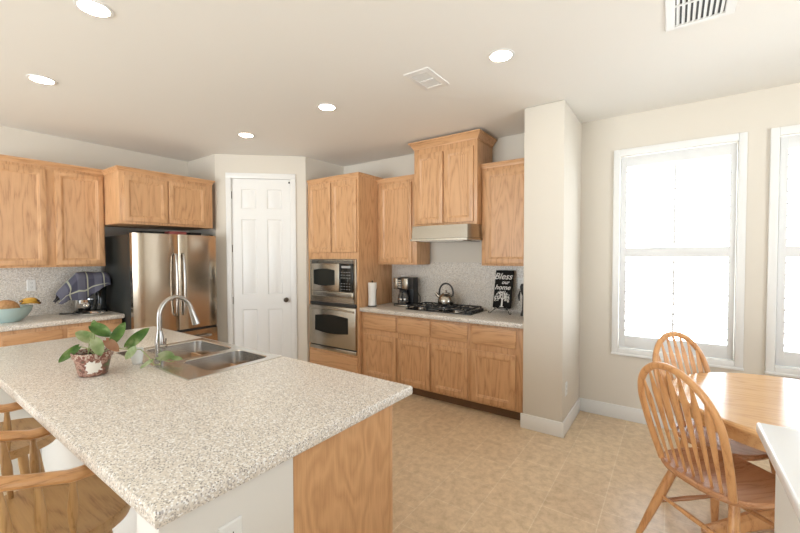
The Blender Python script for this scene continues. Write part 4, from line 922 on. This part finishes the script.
dup(t, (-2.63, 0.315, 0), 'brown oak counter stool second from the camera, at left edge')

# ------------------------------------------------------------------ dining table
TX, TY, TR = 0.56, 2.73, 0.572
t = thing('dining_table', (TX, TY, 0), 'round oak pedestal dining table by the windows', 'table')
part('tabletop', MB().lathe([(0, 0.728), (TR-0.02, 0.728), (TR-0.006, 0.733), (TR, 0.744), (TR-0.003, 0.754), (TR-0.012, 0.76), (0, 0.76)], c=(TX, TY, 0), seg=96), 'table_x', t)
part('apron', MB().lathe([(TR-0.085, 0.655), (TR-0.065, 0.655), (TR-0.062, 0.70), (TR-0.062, 0.7275), (TR-0.085, 0.7275)], c=(TX, TY, 0), seg=96), 'table_x', t)
part('pedestal', MB().lathe([(0.13, 0.10), (0.14, 0.13), (0.11, 0.18), (0.08, 0.25), (0.095, 0.36), (0.11, 0.45), (0.085, 0.55), (0.07, 0.60), (0.10, 0.64), (0.20, 0.70), (0.20, 0.7275)], c=(TX, TY, 0), seg=32), 'chair_z', t)
for k in range(4):
    a = R(20 + 90*k); c, s_ = math.cos(a), math.sin(a); P = lambda r_, z_: (TX+c*r_, TY+s_*r_, z_)
    part('foot', MB().tube([P(0.08, 0.18), P(0.2, 0.145), P(0.32, 0.085), P(0.42, 0.04), P(0.44, 0.036)], [0.05, 0.05, 0.042, 0.034, 0.02], 10, flat=(0.75, 1.0), up=(0, 0, 1)), 'chair_z', t)

# ------------------------------------------------------------------ windsor chairs (local frame: faces +X, back at x = 0)
def make_chair(loc, rz, lab, splay=(-0.075, 0.25)):
    t = thing('dining_chair', loc, lab, 'chair', 'arrow-back oak dining chairs', rz)
    o_ = []
    for k in range(56):
        a = 2*math.pi*k/56; c, s_ = math.cos(a), math.sin(a); e = 0.74
        o_.append((0.17 + 0.222*abs(c)**e*(1 if c > 0 else -1), (0.243 - 0.006*c)*abs(s_)**e*(1 if s_ > 0 else -1)))
    def sc(k, z_): return [Vector((0.175+(x-0.175)*k, y*k, z_)) for x, y in o_]
    part('seat', MB().rings([sc(0.86, 0.418), sc(0.96, 0.426), sc(1.0, 0.440), sc(0.995, 0.452), sc(0.97, 0.458), sc(0.86, 0.455), sc(0.55, 0.442), sc(0.2, 0.438), sc(0.02, 0.438)]), 'chair_x', t, local=True)
    RE = 0.295; H, a_, wb, wm = 0.565, 0.244, 0.183, 0.212
    def bk(l, h_): return Vector((-h_*math.sin(RE), l, 0.45 + h_*math.cos(RE)))
    pts = []
    for i in range(13): h_ = (H-a_)*i/13; pts.append(bk(-(wb+(wm-wb)*math.sin(h_/(H-a_)*math.pi/2)), h_))
    for i in range(33): an = math.pi*i/32; pts.append(bk(-wm*math.cos(an), H-a_+a_*math.sin(an)))
    for i in range(12, -1, -1): h_ = (H-a_)*i/13; pts.append(bk(wb+(wm-wb)*math.sin(h_/(H-a_)*math.pi/2), h_))
    part('back_bow', MB().tube(pts, 0.0155, 12, flat=(1.15, 1.0), up=(math.cos(RE), 0, math.sin(RE))), 'chair_z', t, local=True)
    for k in range(7):
        q = (k-3)/3; lb = 0.135*q; lt_ = 0.168*q
        hmax = H-a_ + a_*math.sqrt(max(0, 1-(lt_/wm)**2)) - 0.006
        prof = [(0, 0.007, 0.007), (0.12, 0.0065, 0.0065), (0.35, 0.013, 0.0065), (0.62, 0.019, 0.006), (0.76, 0.0225, 0.006), (0.88, 0.013, 0.0055), (1.0, 0.006, 0.005)]
        pp, fl = [], []
        for f, a1, b1 in prof: pp.append(bk(lb+(lt_-lb)*f, 0.004+(hmax-0.004)*f)); fl.append((a1, b1))
        part('spindle', MB().tube(pp, 1.0, 8, flat=fl, up=(math.cos(RE), 0, math.sin(RE))), 'chair_z', t, local=True)
    LG = [(0, 0.018), (0.1, 0.021), (0.4, 0.0225), (0.7, 0.019), (0.95, 0.015), (1, 0.014)]
    TOP = {(-1, -1): (0.055, -0.145), (-1, 1): (0.055, 0.145), (1, -1): (0.30, -0.155), (1, 1): (0.30, 0.155)}
    BOT = {(-1, -1): (splay[0], -splay[1]), (-1, 1): splay, (1, -1): (0.37, -0.21), (1, 1): (0.37, 0.21)}
    def lp(k, z_):
        f = (0.43-z_)/0.43; return Vector((TOP[k][0]+(BOT[k][0]-TOP[k][0])*f, TOP[k][1]+(BOT[k][1]-TOP[k][1])*f, z_))
    for k in TOP: part('leg', turned(lp(k, 0.43), lp(k, 0.0), LG), 'chair_z', t, local=True)
    ST_ = [(0, 0.008), (0.5, 0.0125), (1, 0.008)]
    part('stretcher', turned(lp((-1, -1), 0.245), lp((-1, 1), 0.245), ST_), 'chair_z', t, local=True)
    part('stretcher', turned(lp((1, -1), 0.245), lp((1, 1), 0.245), ST_), 'chair_z', t, local=True)
    for s_ in (-1, 1): part('stretcher', turned(lp((-1, s_), 0.205), lp((1, s_), 0.205), ST_), 'chair_x', t, local=True)
    return t
make_chair((0.096, 2.303, 0), 0.79, 'honey oak arrow-back chair in front, at the near side of table')
make_chair((0.132, 3.03, 0), -0.68, 'honey oak arrow-back chair behind, between the window and the table', splay=(-0.04, 0.215))

# ------------------------------------------------------------------ counter at right, window glare painted into its top as white
mb = MB().box(0.299, 1.30, 0.62, 1.819, 0, 0.876)
struct('wall_peninsula', mb, 'halfwall', 'cream half wall under the glare-whitened counter at right', 'half wall')
solo('countertop', slab(0.252, 1.34, 0.58, 1.866, 0.8765, 0.914, bevel=0.008), 'counter_glare', (0.8, 1.2, 0.8765), 'countertop painted white for window glare at the lower right corner beside the dining table', 'countertop')
